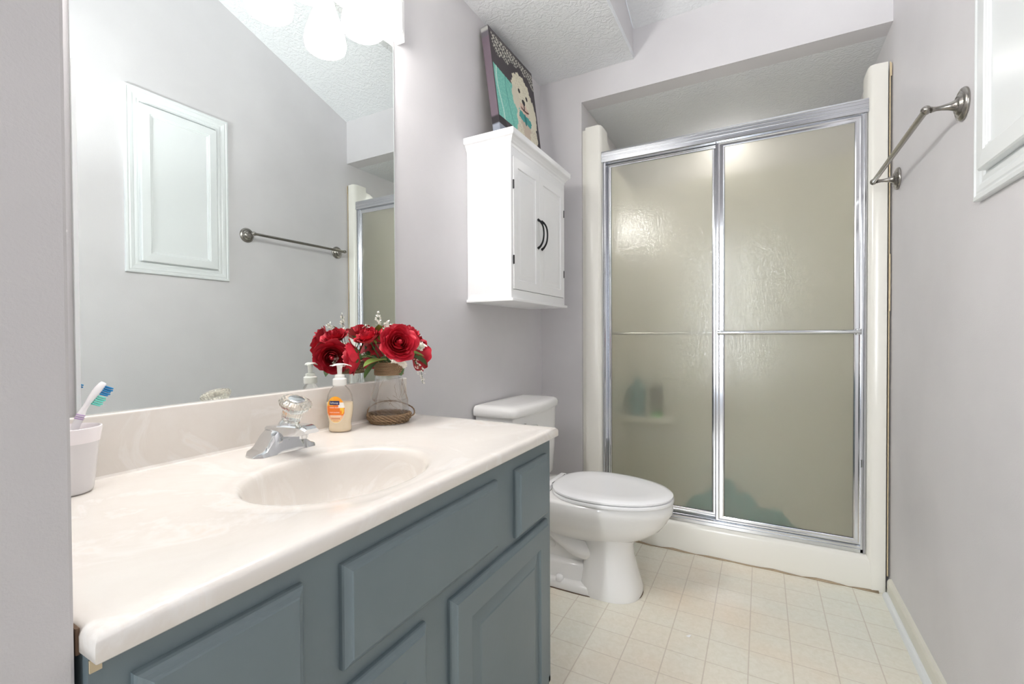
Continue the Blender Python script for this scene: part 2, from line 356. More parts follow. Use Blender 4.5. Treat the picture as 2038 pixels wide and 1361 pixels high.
# vanity top with integral oval bowl
vt = thing('countertop', 'white marbled sink top with an integral oval bowl', 'countertop', (0.28, 0.66, 0.7345))
o_ = Vector((0.28, 0.66, 0.7345))
EX, EY, EA, EB = 0.346, 0.610, 0.1485, 0.184
angs = [2*PI*k/120 for k in range(120)]
for cx_, cy_ in ((VX, VY1), (VX, VY0), (0.0005, VY1), (0.0005, VY0)):
    a = math.atan2(cy_-EY, cx_-EX) % (2*PI)
    k = min(range(len(angs)), key=lambda i: abs(angs[i]-a)); angs[k] = a
def rectpt(a, ins, z):
    c, s = math.cos(a), math.sin(a); x1, x0, y1, y0 = VX-ins, 0.0005, VY1-ins, VY0+ins*0.8
    t = 1e9
    if c > 1e-9: t = min(t, (VX-EX)/c)
    if c < -1e-9: t = min(t, (0.0005-EX)/c)
    if s > 1e-9: t = min(t, (VY1-EY)/s)
    if s < -1e-9: t = min(t, (VY0-EY)/s)
    for cx_, cy_ in ((VX, VY1), (VX, VY0), (0.0005, VY1), (0.0005, VY0)):
        if abs((math.atan2(cy_-EY, cx_-EX) % (2*PI)) - a) < 1e-3: return Vector((min(cx_, x1), min(max(cy_, y0), y1), z)) - o_
    return Vector((min(max(EX+c*t, x0), x1), min(max(EY+s*t, y0), y1), z)) - o_
def ell(a, k, z, ka=None, dx=0):
    # polar ray of an ellipse so the rings stay matched to the outer edge
    A, Bq = EA*k if ka is None else ka[0], EB*k if ka is None else ka[1]
    c, s = math.cos(a), math.sin(a); t = 1/math.sqrt((c/A)**2+(s/Bq)**2)
    return Vector((EX+dx+c*t, EY+s*t, z)) - o_
ZT = 0.761
bm = bmesh.new(); Lp = []
for ins, z in ((0.02, 0.7347), (0.003, 0.7347), (0.0, 0.7375), (0.0, 0.7510), (0.0012, 0.7545), (0.004, 0.7580), (0.008, 0.7600), (0.013, 0.7610), (0.03, 0.7600)):
    Lp.append([rectpt(a, ins, z) for a in angs])
Lp.append([ell(a, 1, 0.7598, (0.196, 0.236)) for a in angs])
Lp.append([ell(a, 1, 0.7572, (0.187, 0.226)) for a in angs])
Lp.append([ell(a, 1, 0.7562, (0.166, 0.203)) for a in angs])
for k, z in ((1.03, 0.7560), (1.0, 0.7545), (0.975, 0.750), (0.955, 0.742), (0.93, 0.725), (0.885, 0.700), (0.81, 0.672), (0.70, 0.650), (0.55, 0.634), (0.38, 0.625), (0.22, 0.6215), (0.13, 0.6205)):
    Lp.append([ell(a, k, z, dx=-0.02*(1-k)) for a in angs])
loft(bm, Lp, False, True)
link('counter_slab', bm, M_marble, vt, 50)
bm = bmesh.new(); box(bm, 0.0005-.28, VY0-.66, 0.0200, 0.0195-.28, VY1-.66, 0.1405, bev=0.004, seg=3); link('backsplash', bm, M_marble, vt, 40)
bm = bmesh.new(); pr = [Vector((0.0193, 0, 0.7665)), Vector((0.0193, 0, 0.7600)), Vector((0.0265, 0, 0.7600)), Vector((0.0215, 0, 0.7618))]
slab(bm, [p + Vector((0, VY0, 0)) - o_ for p in pr], (0, VY1-VY0, 0)); link('caulk_line', bm, M_marble, vt)
bm = bmesh.new(); lathe(bm, [(0, 0), (0.021, 0), (0.021, 0.002), (0.015, 0.003), (0.013, 0.001), (0, 0.001)], Vector((EX-0.018, EY, 0.6208)) - o_, 24); link('drain', bm, M_chrome, vt, 40)
bm = bmesh.new(); box(bm, 0.505-.28, VY0-.66-0.0022, 0.0, 0.525-.28, VY0-.66+0.0012, 0.024, 0.001)
link('grime_streak', bm, M_grime, vt)

# ------------------------------------------------------------------ faucet
FX, FY, FZ = 0.112, 0.645, 0.7604
fa = thing('faucet', 'chrome centerset faucet with one clear knob handle', 'faucet', (FX, FY, FZ))
def wave(t):
    t = abs(t)
    P = [(0.0, 0.050), (0.018, 0.050), (0.026, 0.047), (0.033, 0.040), (0.040, 0.029), (0.047, 0.0185), (0.053, 0.0125), (0.060, 0.0095), (0.068, 0.0065), (0.075, 0.002)]
    for (a, b), (c, d) in zip(P, P[1:]):
        if t <= c: return b+(d-b)*(t-a)/(c-a)
    return 0.002
bm = bmesh.new(); rows = []
ts = [-0.075+0.15*k/60 for k in range(61)]
for t in ts:
    h = wave(t); e = max(0.0, (abs(t)-0.062)/0.013); xb, xf = -0.030+0.016*e, 0.030-0.016*e
    if abs(t) < 0.05: xf2 = xf-0.004
    else: xf2 = xf-0.002
    rows.append([Vector(p) for p in ((xb, t, 0.0), (xf, t, 0.0), (xf2, t, h*0.80), (xf2-0.004, t, h*0.96), (xf2-0.010, t, h), (xb+0.008, t, h), (xb+0.002, t, h*0.9))])
loft(bm, rows, True, True); link('base', bm, M_chrome, fa, 35)
bm = bmesh.new()   # spout reaching over the bowl, chamfered sides
def sp(x, w, zb, zt): return [Vector(p) for p in ((x, -w, zb), (x, w, zb), (x, w, zt-0.003), (x, w-0.004, zt), (x, -w+0.004, zt), (x, -w, zt-0.003))]
loft(bm, [sp(-0.028, 0.022, 0.030, 0.054), sp(0.0, 0.0235, 0.032, 0.057), sp(0.022, 0.0235, 0.035, 0.0595), sp(0.040, 0.023, 0.038, 0.0610), sp(0.072, 0.0215, 0.0410, 0.0620), sp(0.086, 0.020, 0.0425, 0.0610), sp(0.099, 0.0170, 0.0470, 0.0560)])
link('spout', bm, M_chrome, fa, 30)
bm = bmesh.new(); lathe(bm, [(0, 0), (0.009, 0), (0.0105, 0.002), (0.0105, 0.010), (0, 0.010)], (0.072, 0, 0.0335), 24); link('aerator', bm, M_chrome, fa, 40)
ax = Vector((0.45, -0.02, 1)).normalized(); KB = Vector((0.024, 0.002, 0.058))
bm = bmesh.new(); lathe(bm, [(0, -0.004), (0.024, -0.004), (0.021, 0.006), (0.014, 0.013), (0.012, 0.020), (0, 0.020)], KB, 32, axis=ax); link('handle_post', bm, M_chrome, fa, 40)
bm = bmesh.new()
lathe(bm, [(0, 0.0), (0.0175, 0.0), (0.0195, 0.003), (0.0215, 0.025), (0.0245, 0.028), (0.0320, 0.037), (0.0335, 0.042), (0.0320, 0.0465), (0.0235, 0.0505), (0.0205, 0.0500), (0, 0.0495)], KB+ax*0.012, 80, axis=ax, flute=lambda k, n: 0.022*math.cos(k*2*PI/n*20))
kn = link('handle', bm, M_acryl, fa, 30)
bm = bmesh.new(); lathe(bm, [(0, 0), (0.0165, 0), (0.0170, 0.0015), (0.013, 0.0028), (0, 0.0032)], KB+ax*0.0625, 32, axis=ax); link('handle_cap', bm, M_chrome, kn, 40)
bm = bmesh.new(); slab(bm, [(0.0272, -0.0055, 0.018), (0.0272, 0.0015, 0.018), (0.0268, -0.002, 0.027)], (0.0006, 0, 0)); link('lever_slot', bm, M_black, fa)

# ------------------------------------------------------------------ soap dispenser
SX, SY, SZ = 0.064, 0.846, 0.7603
sd = thing('soap_dispenser', 'clear pump bottle of cream hand soap with an orange label', 'soap dispenser', (SX, SY, SZ))
sd.rotation_euler = (0, 0, R(30))
def oval(prof, rx=1.0, ry=0.72, n=40):
    return [[Vector((r*rx*math.cos(2*PI*k/n), r*ry*math.sin(2*PI*k/n), z)) for k in range(n)] for r, z in prof]
BP = [(0.026, 0.0), (0.0295, 0.003), (0.0300, 0.012), (0.0290, 0.022), (0.0300, 0.030), (0.0330, 0.044), (0.0350, 0.062), (0.0345, 0.080), (0.0315, 0.098), (0.0250, 0.112), (0.0170, 0.120), (0.0150, 0.124)]
bm = bmesh.new(); loft(bm, oval(BP), True, True); link('bottle', bm, M_pet, sd, True)
bm = bmesh.new(); loft(bm, oval([(r-0.0016, z+0.0016) for r, z in BP if z < 0.075] + [(0.0330, 0.0775)]), True, True); link('soap', bm, M_soap, sd, 60)
bm = bmesh.new(); lathe(bm, [(0, 0.1225), (0.0172, 0.1225), (0.0176, 0.125), (0.0176, 0.139), (0.0160, 0.141), (0.0125, 0.142), (0.0120, 0.149), (0.0085, 0.151), (0, 0.151)], n=36)
link('collar', bm, M_pump, sd, 35)
bm = bmesh.new(); lathe(bm, [(0, 0.150), (0.0055, 0.150), (0.0065, 0.165), (0.0085, 0.176), (0, 0.176)], n=20)
# curved pump head with a spout
hd = [(-0.020, 0.1765, 0.004), (-0.012, 0.1790, 0.009), (0.0, 0.1805, 0.0115), (0.013, 0.1795, 0.009), (0.024, 0.1765, 0.006), (0.031, 0.1735, 0.0045)]
loft(bm, [[Vector((x, -w, z-0.003)), Vector((x, w, z-0.003)), Vector((x, w*0.6, z)), Vector((x, -w*0.6, z))] for x, z, w in hd])
pm = link('pump_head', bm, M_pump, sd, 50)
for v in pm.data.vertices:
    if v.co.z > 0.17: v.co.x, v.co.y = v.co.x*math.cos(R(40)) - v.co.y*math.sin(R(40)), v.co.x*math.sin(R(40)) + v.co.y*math.cos(R(40))
# oval label wrapped on the front of the bottle
def brad(z):
    for (a, b), (c, d) in zip(BP, BP[1:]):
        if b <= z <= d: return a+(c-a)*(z-b)/(d-b)
    return 0.03
def bottle_pt(u, z, eps=0.0004):       # u: metres along the surface from the front (-y side)
    r = brad(z); s = max(-0.98, min(0.98, u/r)); x = r*s
    return Vector((x*(1+eps/r), -(r*0.72*math.sqrt(1-s*s)) - eps, z))
bm = bmesh.new(); cl = bm.loops.layers.color.new('Col') if False else None
NU, NV = 40, 56; grid = {}; cols = {}
UC, ZC, UA, ZA = -0.004, 0.060, 0.0235, 0.0355
for i in range(NU+1):
    for j in range(NV+1):
        u = -1+2*i/NU; v = -1+2*j/NV
        w = math.sqrt(max(0, 1-abs(v)**2.2)); uu = u*w
        vert = bm.verts.new(bottle_pt(UC+uu*UA, ZC+v*ZA)); grid[i, j] = vert
        e = max(abs(uu)**2+abs(v)**2, 0)
        c = (240, 122, 36)
        if v > 0.45: c = (246, 150+int(40*(v-0.45)), 40)
        if uu < -0.2 and v > 0.3: c = (244, 176, 60)
        if (uu-0.72)**2*2.2+(v-0.02)**2 < 0.10: c = (250, 196, 60)
        if (uu-0.62)**2*3+(v+0.20)**2 < 0.035: c = (246, 140, 30)
        if uu > 0.35 and 0.15 < v < 0.55: c = (252, 246, 236)
        if v < -0.42: c = (248, 186-int(60*(v+0.42)), 150)
        if e > 0.93 and v < 0.1: c = (252, 240, 226)
        if -0.52 < v < -0.36 and abs(uu) < 0.6 and (i*7+j*3) % 5 < 3: c = (252, 236, 214)
        if -0.70 < v < -0.60 and abs(uu) < 0.5 and (i*5+j) % 4 < 2: c = (196, 64, 40)
        if -0.85 < v < -0.77 and abs(uu) < 0.3 and (i*3+j) % 4 < 2: c = (214, 90, 50)
        cols[vert] = c
for i in range(NU):
    for j in range(NV):
        bm.faces.new((grid[i, j], grid[i+1, j], grid[i+1, j+1], grid[i, j+1]))
bm.verts.ensure_lookup_table(); clist = [cols[v] for v in bm.verts]
lab = link('label', bm, M_label, sd, True); ca = lab.data.color_attributes.new('Col', 'FLOAT_COLOR', 'POINT')
for k, c in enumerate(clist): ca.data[k].color = lin(c)
bm = bmesh.new(); pts = [bottle_pt(UC+u, z, 0.0009) for z in (0.0735, 0.0840) for u in [-0.0150+0.026*k/8 for k in range(9)]]
a = [bm.verts.new(p) for p in pts[:9]]; b = [bm.verts.new(p+Vector((0, 0, 0))) for p in pts[9:]]
for k in range(8): bm.faces.new((a[k], a[k+1], b[k+1], b[k]))
link('logo_band', bm, M_navy, lab)
def text_part(name, s, size, m, parent, fn, ext=0.0):
    c = bpy.data.curves.new(name, 'FONT'); c.body = s; c.size = size; c.align_x = 'CENTER'; c.align_y = 'CENTER'; c.resolution_u = 2
    t = bpy.data.objects.new(name, c); COL.objects.link(t)
    dg = bpy.context.evaluated_depsgraph_get(); dg.update(); me = bpy.data.meshes.new_from_object(t.evaluated_get(dg)); bpy.data.objects.remove(t)
    for v in me.vertices: v.co = fn(v.co.x, v.co.y)
    me.materials.clear(); me.materials.append(m)
    o = bpy.data.objects.new(name, me); COL.objects.link(o); o.parent = parent; return o
text_part('logo_lettering', 'Softsoap', 0.0068, M_labelw, lab, lambda x, y: bottle_pt(UC-0.002+x*0.9, 0.0788+y, 0.0014))
text_part('lettering', 'HAND SOAP', 0.0044, M_labelw, lab, lambda x, y: bottle_pt(UC-0.002+x, 0.0665+y, 0.0010))
text_part('lettering', 'MOISTURIZING', 0.0038, M_labelw, lab, lambda x, y: bottle_pt(UC-0.002+x, 0.0535+y, 0.0010))

# ------------------------------------------------------------------ vase
VX_, VY_, VZ = 0.086, 1.006, 0.7603
vs = thing('glass_vase', 'clear glass vase wrapped in brown rope beside the soap', 'vase', (VX_, VY_, VZ))
GP = [(0.040, 0.004), (0.050, 0.010), (0.0555, 0.024), (0.0565, 0.040), (0.054, 0.062), (0.048, 0.090), (0.042, 0.118), (0.0385, 0.140), (0.0385, 0.172), (0.041, 0.176), (0.0392, 0.1765), (0.0365, 0.172), (0.0365, 0.140), (0.040, 0.118), (0.046, 0.090), (0.052, 0.062), (0.0545, 0.040), (0.053, 0.024), (0.047, 0.013), (0.038, 0.009)]
bm = bmesh.new(); lathe(bm, GP, n=48); link('glass_body', bm, M_glass, vs, True)
bm = bmesh.new()
for k in range(8): 
    for L in [[Vector(((0.0392+0.0026*math.cos(a))*math.cos(t), (0.0392+0.0026*math.cos(a))*math.sin(t), 0.1415+k*0.0044+0.0026*math.sin(a))) for a in [2*PI*q/8 for q in range(8)]] for t in [0]]: pass
    n = 40; rr = [[Vector(((0.0398+0.0028*math.cos(2*PI*q/8))*math.cos(2*PI*i/n), (0.0398+0.0028*math.cos(2*PI*q/8))*math.sin(2*PI*i/n), 0.1415+k*0.0046+0.0028*math.sin(2*PI*q/8))) for q in range(8)] for i in range(n)]
    rows = [[bm.verts.new(p) for p in L] for L in rr]
    for i in range(n):
        for q in range(8): bm.faces.new((rows[i][q], rows[(i+1) % n][q], rows[(i+1) % n][(q+1) % 8], rows[i][(q+1) % 8]))
link('rope_collar', bm, M_rope, vs, True)
def braid(bm, path, R0, r, twist, strands=3, n=6):
    m_ = len(path)
    for s in range(strands):
        pts = []
        for i, p in enumerate(path):
            t = (path[min(i+1, m_-1)]-path[max(i-1, 0)]).normalized(); u = t.orthogonal().normalized() if abs(t.z) > 0.9 else t.cross(Vector((0, 0, 1))).normalized(); w = t.cross(u)
            a = twist*i+2*PI*s/strands; pts.append(p+u*R0*math.cos(a)+w*R0*math.sin(a))
        tube(bm, pts, r, n)
bm = bmesh.new()
for z, rad in ((0.0065, 0.0520), (0.0145, 0.0578), (0.0225, 0.0590)):
    path = [Vector((rad*math.cos(2*PI*i/150), rad*math.sin(2*PI*i/150), z)) for i in range(151)]
    braid(bm, path, 0.0036, 0.0029, 0.36)
link('rope_base', bm, M_rope, vs, True)
bm = bmesh.new()
ph = curve_pts([(-0.030, -0.048, 0.018), (-0.050, -0.036, 0.034), (-0.058, -0.005, 0.048), (-0.046, 0.035, 0.054), (-0.012, 0.060, 0.050), (0.030, 0.066, 0.036), (0.052, 0.050, 0.022), (0.050, 0.034, 0.014)], 10)
braid(bm, ph, 0.0011, 0.0014, 0.9, 2)
link('rope_handle', bm, M_rope, vs, True)

bm = bmesh.new(); rgl = random.Random(5)
def gr(z):
    for (a, b), (c, d) in zip(GP, GP[1:9]):
        if b <= z <= d: return a+(c-a)*(z-b)/(d-b)
    return 0.05
for k in range(16):
    a, z = rgl.uniform(-2.6, 1.2), rgl.uniform(0.045, 0.085); pts = []; da, dz = rgl.uniform(-.11, .11), rgl.uniform(0.002, 0.008)
    for q in range(9):
        zz = min(0.130, max(0.032, z)); r = gr(zz)+0.0003; pts.append((r*math.cos(a), r*math.sin(a), zz)); a += da+rgl.uniform(-.07, .07); z += dz
        if z > 0.128: dz = -dz
    tube(bm, pts, 0.00035, 4)
link('etched_twig_lines', bm, M_rope, vs)

# ------------------------------------------------------------------ roses, sprigs
rng = random.Random(7)
def petal(bm, Rp, H, ang, th_max, flare, wid, seed):
    rg = random.Random(seed); nu, nv = 12, 9; g = []
    p1, p2, lean_ = rg.uniform(0, 6), rg.uniform(0, 6), rg.uniform(-0.12, 0.12)
    for j in range(nv+1):
        v = j/nv; th = v*th_max; row = []
        wv = wid*min(1.0, 0.35+1.3*v)*(1-0.75*max(0, v-0.55)**2/0.2025)**0.5 if v < 1 else wid*0.48
        for i in range(nu+1):
            u = -1+2*i/nu; a = u*wv + lean_*v
            r = 0.0025 + Rp*math.sin(th)*(1+0.05*u*(1 if seed % 2 else -1))
            z = H*(1-math.cos(th))/(1-math.cos(th_max))
            f = flare*max(0, v-0.62)**1.4/0.258
            r += f*Rp*0.42 + 0.035*Rp*math.sin(4*u+p1)*v*v; z -= f*H*0.20
            z += 0.035*H*math.sin(5.5*u+p2)*v*v - 0.16*H*u*u*v
            row.append(bm.verts.new((r*math.cos(ang+a), r*math.sin(ang+a), z)))
        g.append(row)
    for j in range(nv):
        for i in range(nu): bm.faces.new((g[j][i], g[j][i+1], g[j+1][i+1], g[j+1][i]))
def bloom_mesh(seed):
    bm = bmesh.new(); rg = random.Random(seed); k = 0
    lathe(bm, [(0, 0.004), (0.0045, 0.006), (0.0062, 0.018), (0.0048, 0.029), (0.0018, 0.0345), (0, 0.035)], n=12)
    for n_, Rp, H, tm, fl_, wid in ((2, 0.0045, 0.0360, 2.1, 0.0, 1.9), (3, 0.0085, 0.0365, 2.0, 0.05, 1.35), (3, 0.0130, 0.0360, 1.85, 0.15, 1.30), (4, 0.0175, 0.0345, 1.72, 0.30, 1.05), (4, 0.0220, 0.0325, 1.62, 0.45, 1.05), (5, 0.0262, 0.0290, 1.55, 0.60, 0.86), (5, 0.0300, 0.0245, 1.50, 0.75, 0.86)):
        a0 = rg.uniform(0, 6)
        for q in range(n_):
            k += 1; petal(bm, Rp*rg.uniform(0.94, 1.05), H*rg.uniform(0.94, 1.04), a0+2*PI*q/n_+rg.uniform(-.12, .12), tm, fl_, wid, seed*100+k)
    bmesh.ops.recalc_face_normals(bm, faces=bm.faces)
    me = bpy.data.meshes.new('bloom'); bm.to_mesh(me); bm.free()
    for p in me.polygons: p.use_smooth = True
    me.materials.append(M_rose); return me
BM = [bloom_mesh(3), bloom_mesh(11)]
def sepal_stem(bm, h0):
    lathe(bm, [(0, -0.004), (0.006, -0.003), (0.009, 0.003), (0.006, 0.007), (0, 0.007)], n=12)
    for q in range(5):
        a = 2*PI*q/5; c, s = math.cos(a), math.sin(a); g = []
        for j in range(5):
            v = j/4; w = 0.005*math.sin(PI*(0.15+0.85*v)); r = 0.006+0.022*v; z = 0.002+0.006*v*v
            g.append([bm.verts.new((r*c-w*s, r*s+w*c, z)), bm.verts.new((r*c, r*s, z-0.001)), bm.verts.new((r*c+w*s, r*s-w*c, z))])
        for j in range(4):
            for i in range(2): bm.faces.new((g[j][i], g[j][i+1], g[j+1][i+1], g[j+1][i]))
V0 = Vector((VX_, VY_, VZ))
def rose(pos, face, size, var, label, group):
    pos = Vector(pos); d = Vector(face).normalized()
    root = thing('rose', label, 'flower', pos, group)
    q = Vector((0, 0, 1)).rotation_difference(d)
    o = bpy.data.objects.new('bloom', BM[var]); COL.objects.link(o); o.parent = root
    o.rotation_mode = 'QUATERNION'; o.rotation_quaternion = q; o.scale = (size,)*3
    bm = bmesh.new(); sepal_stem(bm, 0)
    for v in bm.verts: v.co = q @ (v.co*size)
    link('sepals', bm, M_leaf2, root, True)
    bm = bmesh.new(); mouth = V0 + Vector((0.012*math.copysign(1, d.x), 0.012*math.copysign(1, d.y), 0.172)) - pos
    tube(bm, curve_pts([(0, 0, 0), Vector((0, 0, 0))-d*0.018, mouth, V0+Vector((rng.uniform(-.015, .015), rng.uniform(-.015, .015), 0.145))-pos], 6), 0.0019, 6)
    link('stem', bm, M_stem, root, True)
    return root
G = 'red roses in the vase'
rose((0.150, 0.975, 0.988), (0.80, -0.62, 0.28), 1.30, 0, 'red fabric rose facing the room, largest in the vase', G)
rose((0.095, 1.065, 1.000), (0.30, 0.28, 0.85), 1.30, 1, 'red fabric rose opening upward at the top of the vase', G)
rose((0.105, 1.098, 0.955), (0.25, 0.95, -0.10), 1.22, 0, 'red fabric rose hanging over the vase rim toward the toilet', G)
rose((0.075, 0.945, 0.998), (-0.05, -0.50, 0.85), 1.03, 1, 'small red fabric rose above the soap pump', G)
rose((0.062, 0.918, 0.955), (-0.75, -0.66, -0.12), 1.26, 1, 'red fabric rose turned to the mirror beside the soap pump', G)
rose((0.048, 1.030, 0.998), (-0.55, 0.10, 0.80), 1.14, 0, 'red fabric rose behind the others against the mirror', G)
def leaf_mesh(L, w):
    bm = bmesh.new(); g = []
    for j in range(9):
        v = j/8; ww = w*math.sin(PI*min(1, 0.04+v*0.96))**0.8; z = -0.25*L*v*v+0.10*L*v
        g.append([bm.verts.new((v*L, s*ww, z+abs(s)*ww*0.35)) for s in (-1, -0.5, 0, 0.5, 1)])
    for j in range(8):
        for i in range(4): bm.faces.new((g[j][i], g[j][i+1], g[j+1][i+1], g[j+1][i]))
    return bm
leaves = [((0.118, 0.962, 0.945), (-0.15, -0.98, -0.06), 0.066, 0.020, 0), ((0.095, 0.955, 0.940), (-0.2, -0.75, -0.6), 0.055, 0.014, 1), ((0.135, 1.010, 0.965), (0.7, 0.6, -0.05), 0.055, 0.020, 0),
          ((0.120, 1.050, 0.955), (0.35, 0.85, -0.35), 0.062, 0.021, 1), ((0.085, 0.975, 1.000), (0.2, -0.3, 0.9), 0.045, 0.015, 0), ((0.060, 0.975, 0.950), (-0.55, -0.7, 0.05), 0.05, 0.016, 0),
          ((0.040, 1.000, 0.990), (-0.6, -0.2, 0.7), 0.045, 0.016, 0), ((0.050, 1.040, 0.950), (-0.6, 0.5, -0.3), 0.045, 0.016, 1), ((0.095, 1.020, 0.930), (0.8, -0.3, -0.5), 0.045, 0.015, 1)]
names = ['tipped with a yellow edge, below the largest rose', 'drooping against the backsplash side of the rim', 'between the largest rose and the white sprays', 'dark, under the rose hanging toward the toilet', 'upright behind the largest rose', 'reaching past the soap pump', 'standing in front of the mirror', 'hidden behind the rope collar', 'dark, folded over the rope collar']
for (p, d, L, w, k), nm in zip(leaves, names):
    d = Vector(d).normalized(); sd_ = d.cross(Vector((0, 0, 1))).normalized(); upv = sd_.cross(d)
    mt = Matrix((d, -sd_, upv)).transposed()
    lf = thing('leaf_sprig', 'green fabric leaf ' + nm, 'leaf', p, 'green leaves in the vase')
    bm = leaf_mesh(L*1.15, w*1.15)
    for v in bm.verts: v.co = mt @ v.co
    link('leaf_blade', bm, (M_leaf, M_leaf2)[k], lf, True)
    bm = bmesh.new(); P0 = V0 + Vector((0.0, 0.0, 0.168)) - Vector(p)
    tube(bm, curve_pts([d*0.004, P0*0.6+Vector((0, 0, 0.004)), P0, V0+Vector((rng.uniform(-.015, .015), rng.uniform(-.015, .015), 0.145))-Vector(p)], 5), 0.0012, 5)
    link('stalk', bm, M_stem, lf, True)
def sprig(ctrl, nb, label, r0=0.0032):
    root = thing('baby_breath_spray', label, 'flower', ctrl[0], 'white sprays in the vase'); o0 = Vector(ctrl[0])
    P = curve_pts(ctrl, 10); bm = bmesh.new(); tube(bm, [p-o0 for p in P], 0.0008, 5); link('stalk', bm, M_stem, root, True)
    bm = bmesh.new(); tail = P[int(len(P)*0.45):]
    for k in range(nb):
        t = k/nb; c = tail[int(t*(len(tail)-1))] - o0; sp_ = 0.011*(1-0.6*t)
        c = c + Vector((rng.gauss(0, sp_*0.6), rng.gauss(0, sp_*0.6), rng.gauss(0, 0.003)))
        nx = Vector((rng.gauss(0, 1), rng.gauss(0, 1), rng.gauss(0, 1))).normalized(); u = nx.orthogonal().normalized(); w = nx.cross(u)
        for q in range(5):
            a = 2*PI*q/5; e = u*math.cos(a)+w*math.sin(a); f = -u*math.sin(a)+w*math.cos(a); r = r0*1.35*rng.uniform(0.7, 1.25)
            bm.faces.new([bm.verts.new(x) for x in (c, c+e*r*0.6+f*r*0.35+nx*r*0.3, c+e*r+nx*r*0.5, c+e*r*0.6-f*r*0.35+nx*r*0.3)])
    link('blossoms', bm, M_sprig, root)
b0 = V0 + Vector((0, 0, 0.16))
sprig([b0, (0.085, 0.985, 1.000), (0.080, 0.975, 1.040), (0.078, 0.970, 1.078)], 46, 'tall white blossom spray rising highest above the roses')
sprig([b0, (0.070, 1.020, 1.000), (0.062, 1.040, 1.028), (0.060, 1.050, 1.052)], 34, 'short white blossom spray by the upward rose')
sprig([b0, (0.120, 0.985, 0.940), (0.142, 0.988, 0.940), (0.150, 1.005, 0.928)], 110, 'white blossom spray over the rope collar under the roses', 0.0042)
sprig([b0, (0.150, 1.030, 0.975), (0.165, 1.055, 0.985), (0.150, 1.075, 0.975)], 110, 'white blossom spray between the largest rose and the hanging rose', 0.0042)
sprig([b0, (0.110, 0.975, 1.000), (0.118, 0.965, 1.035), (0.125, 0.955, 1.052)], 40, 'white blossom spray peeking over the top of the largest rose', 0.0034)
sprig([b0, (0.125, 1.060, 0.945), (0.140, 1.085, 0.905), (0.140, 1.092, 0.868)], 34, 'thin white spray drooping beside the glass', 0.0030)
sprig([b0, (0.060, 0.960, 0.960), (0.035, 0.915, 0.950), (0.028, 0.890, 0.930)], 34, 'white blossom spray reaching down toward the faucet in front of the mirror', 0.0034)

# ------------------------------------------------------------------ cup and toothbrush
CX_, CY_ = 0.064, 0.303
cu = thing('toothbrush_cup', 'milky plastic bathroom cup at the wall end of the sink top', 'cup', (CX_, CY_, 0.7603))
bm = bmesh.new(); lathe(bm, [(0, 0.002), (0.026, 0.0), (0.030, 0.003), (0.0312, 0.008), (0.0385, 0.084), (0.0365, 0.084), (0.029, 0.010), (0, 0.008)], n=48, cap0=False, cap1=False); link('cup_body', bm, M_cup, cu, 50)
bm = bmesh.new(); lathe(bm, [(0.0370, 0.083), (0.0395, 0.083), (0.0425, 0.104), (0.0420, 0.1065), (0.0405, 0.1070), (0.0385, 0.104), (0.0365, 0.085), (0.0370, 0.083)], n=48, cap0=False, cap1=False); link('cup_rim', bm, M_cuprim, cu, 50)
bm = bmesh.new(); rws = []
for j in range(10):
    z = 0.022+0.05*j/9; r = 0.0312+(z-0.008)*0.0073/0.076+0.0003
    rws.append([bm.verts.new((r*math.cos(a), r*math.sin(a), z)) for a in [R(-100+50*i/8) for i in range(9)]])
for j in range(9):
    for i in range(8): bm.faces.new((rws[j][i], rws[j][i+1], rws[j+1][i+1], rws[j+1][i]))
link('printed_patch', bm, M_cupblue, cu, True)
tb = thing('toothbrush', 'white and purple toothbrush with blue bristles standing in the cup', 'toothbrush', (CX_, CY_, 0.765))
ctl = [(-0.016, -0.014, 0.006), (-0.008, -0.004, 0.05), (0.002, 0.008, 0.098), (0.004, 0.014, 0.117), (0.004, 0.0225, 0.135), (0.002, 0.036, 0.155), (0.001, 0.047, 0.170)]
P = curve_pts(ctl, 6); bm = bmesh.new()
rr = [0.0055]*20 + [0.0050, 0.0045, 0.0040, 0.0038, 0.0038, 0.0040, 0.0045, 0.005, 0.0055, 0.0058, 0.006, 0.006, 0.006, 0.0058, 0.0055, 0.005, 0.004]
rr = (rr + [0.004]*10)[:len(P)]; tube(bm, P, rr, 12); link('brush_handle', bm, M_brush, tb, True)
for k in (17, 18, 19):
    bm = bmesh.new(); t = (P[k+1]-P[k-1]).normalized(); lathe(bm, [(0.0052, -0.0010), (0.0062, -0.0006), (0.0062, 0.0006), (0.0052, 0.0010)], P[k], 16, axis=t); link('grip_ring', bm, M_purple, tb, True)
hd0, hd1 = P[-12], P[-2]; t = (hd1-hd0).normalized(); s_ = Vector((1, 0, 0)); nrm = t.cross(s_).normalized()
if nrm.y < 0: nrm = -nrm
for a_, b_, m_, nm_ in ((0.0, 0.48, M_brteal, 'bristles'), (0.52, 1.0, M_brblue, 'bristles')):
    bm = bmesh.new()
    for i in range(5):
        for j in range(4):
            c = hd0 + (hd1-hd0)*(a_+(b_-a_)*(i+0.5)/5) + s_*(-0.0042+0.0028*j) + nrm*0.004
            tube(bm, [c, c+nrm*(0.0115+0.0015*(i % 2))+t*0.002], 0.00135, 6)
    link(nm_, bm, m_, tb)

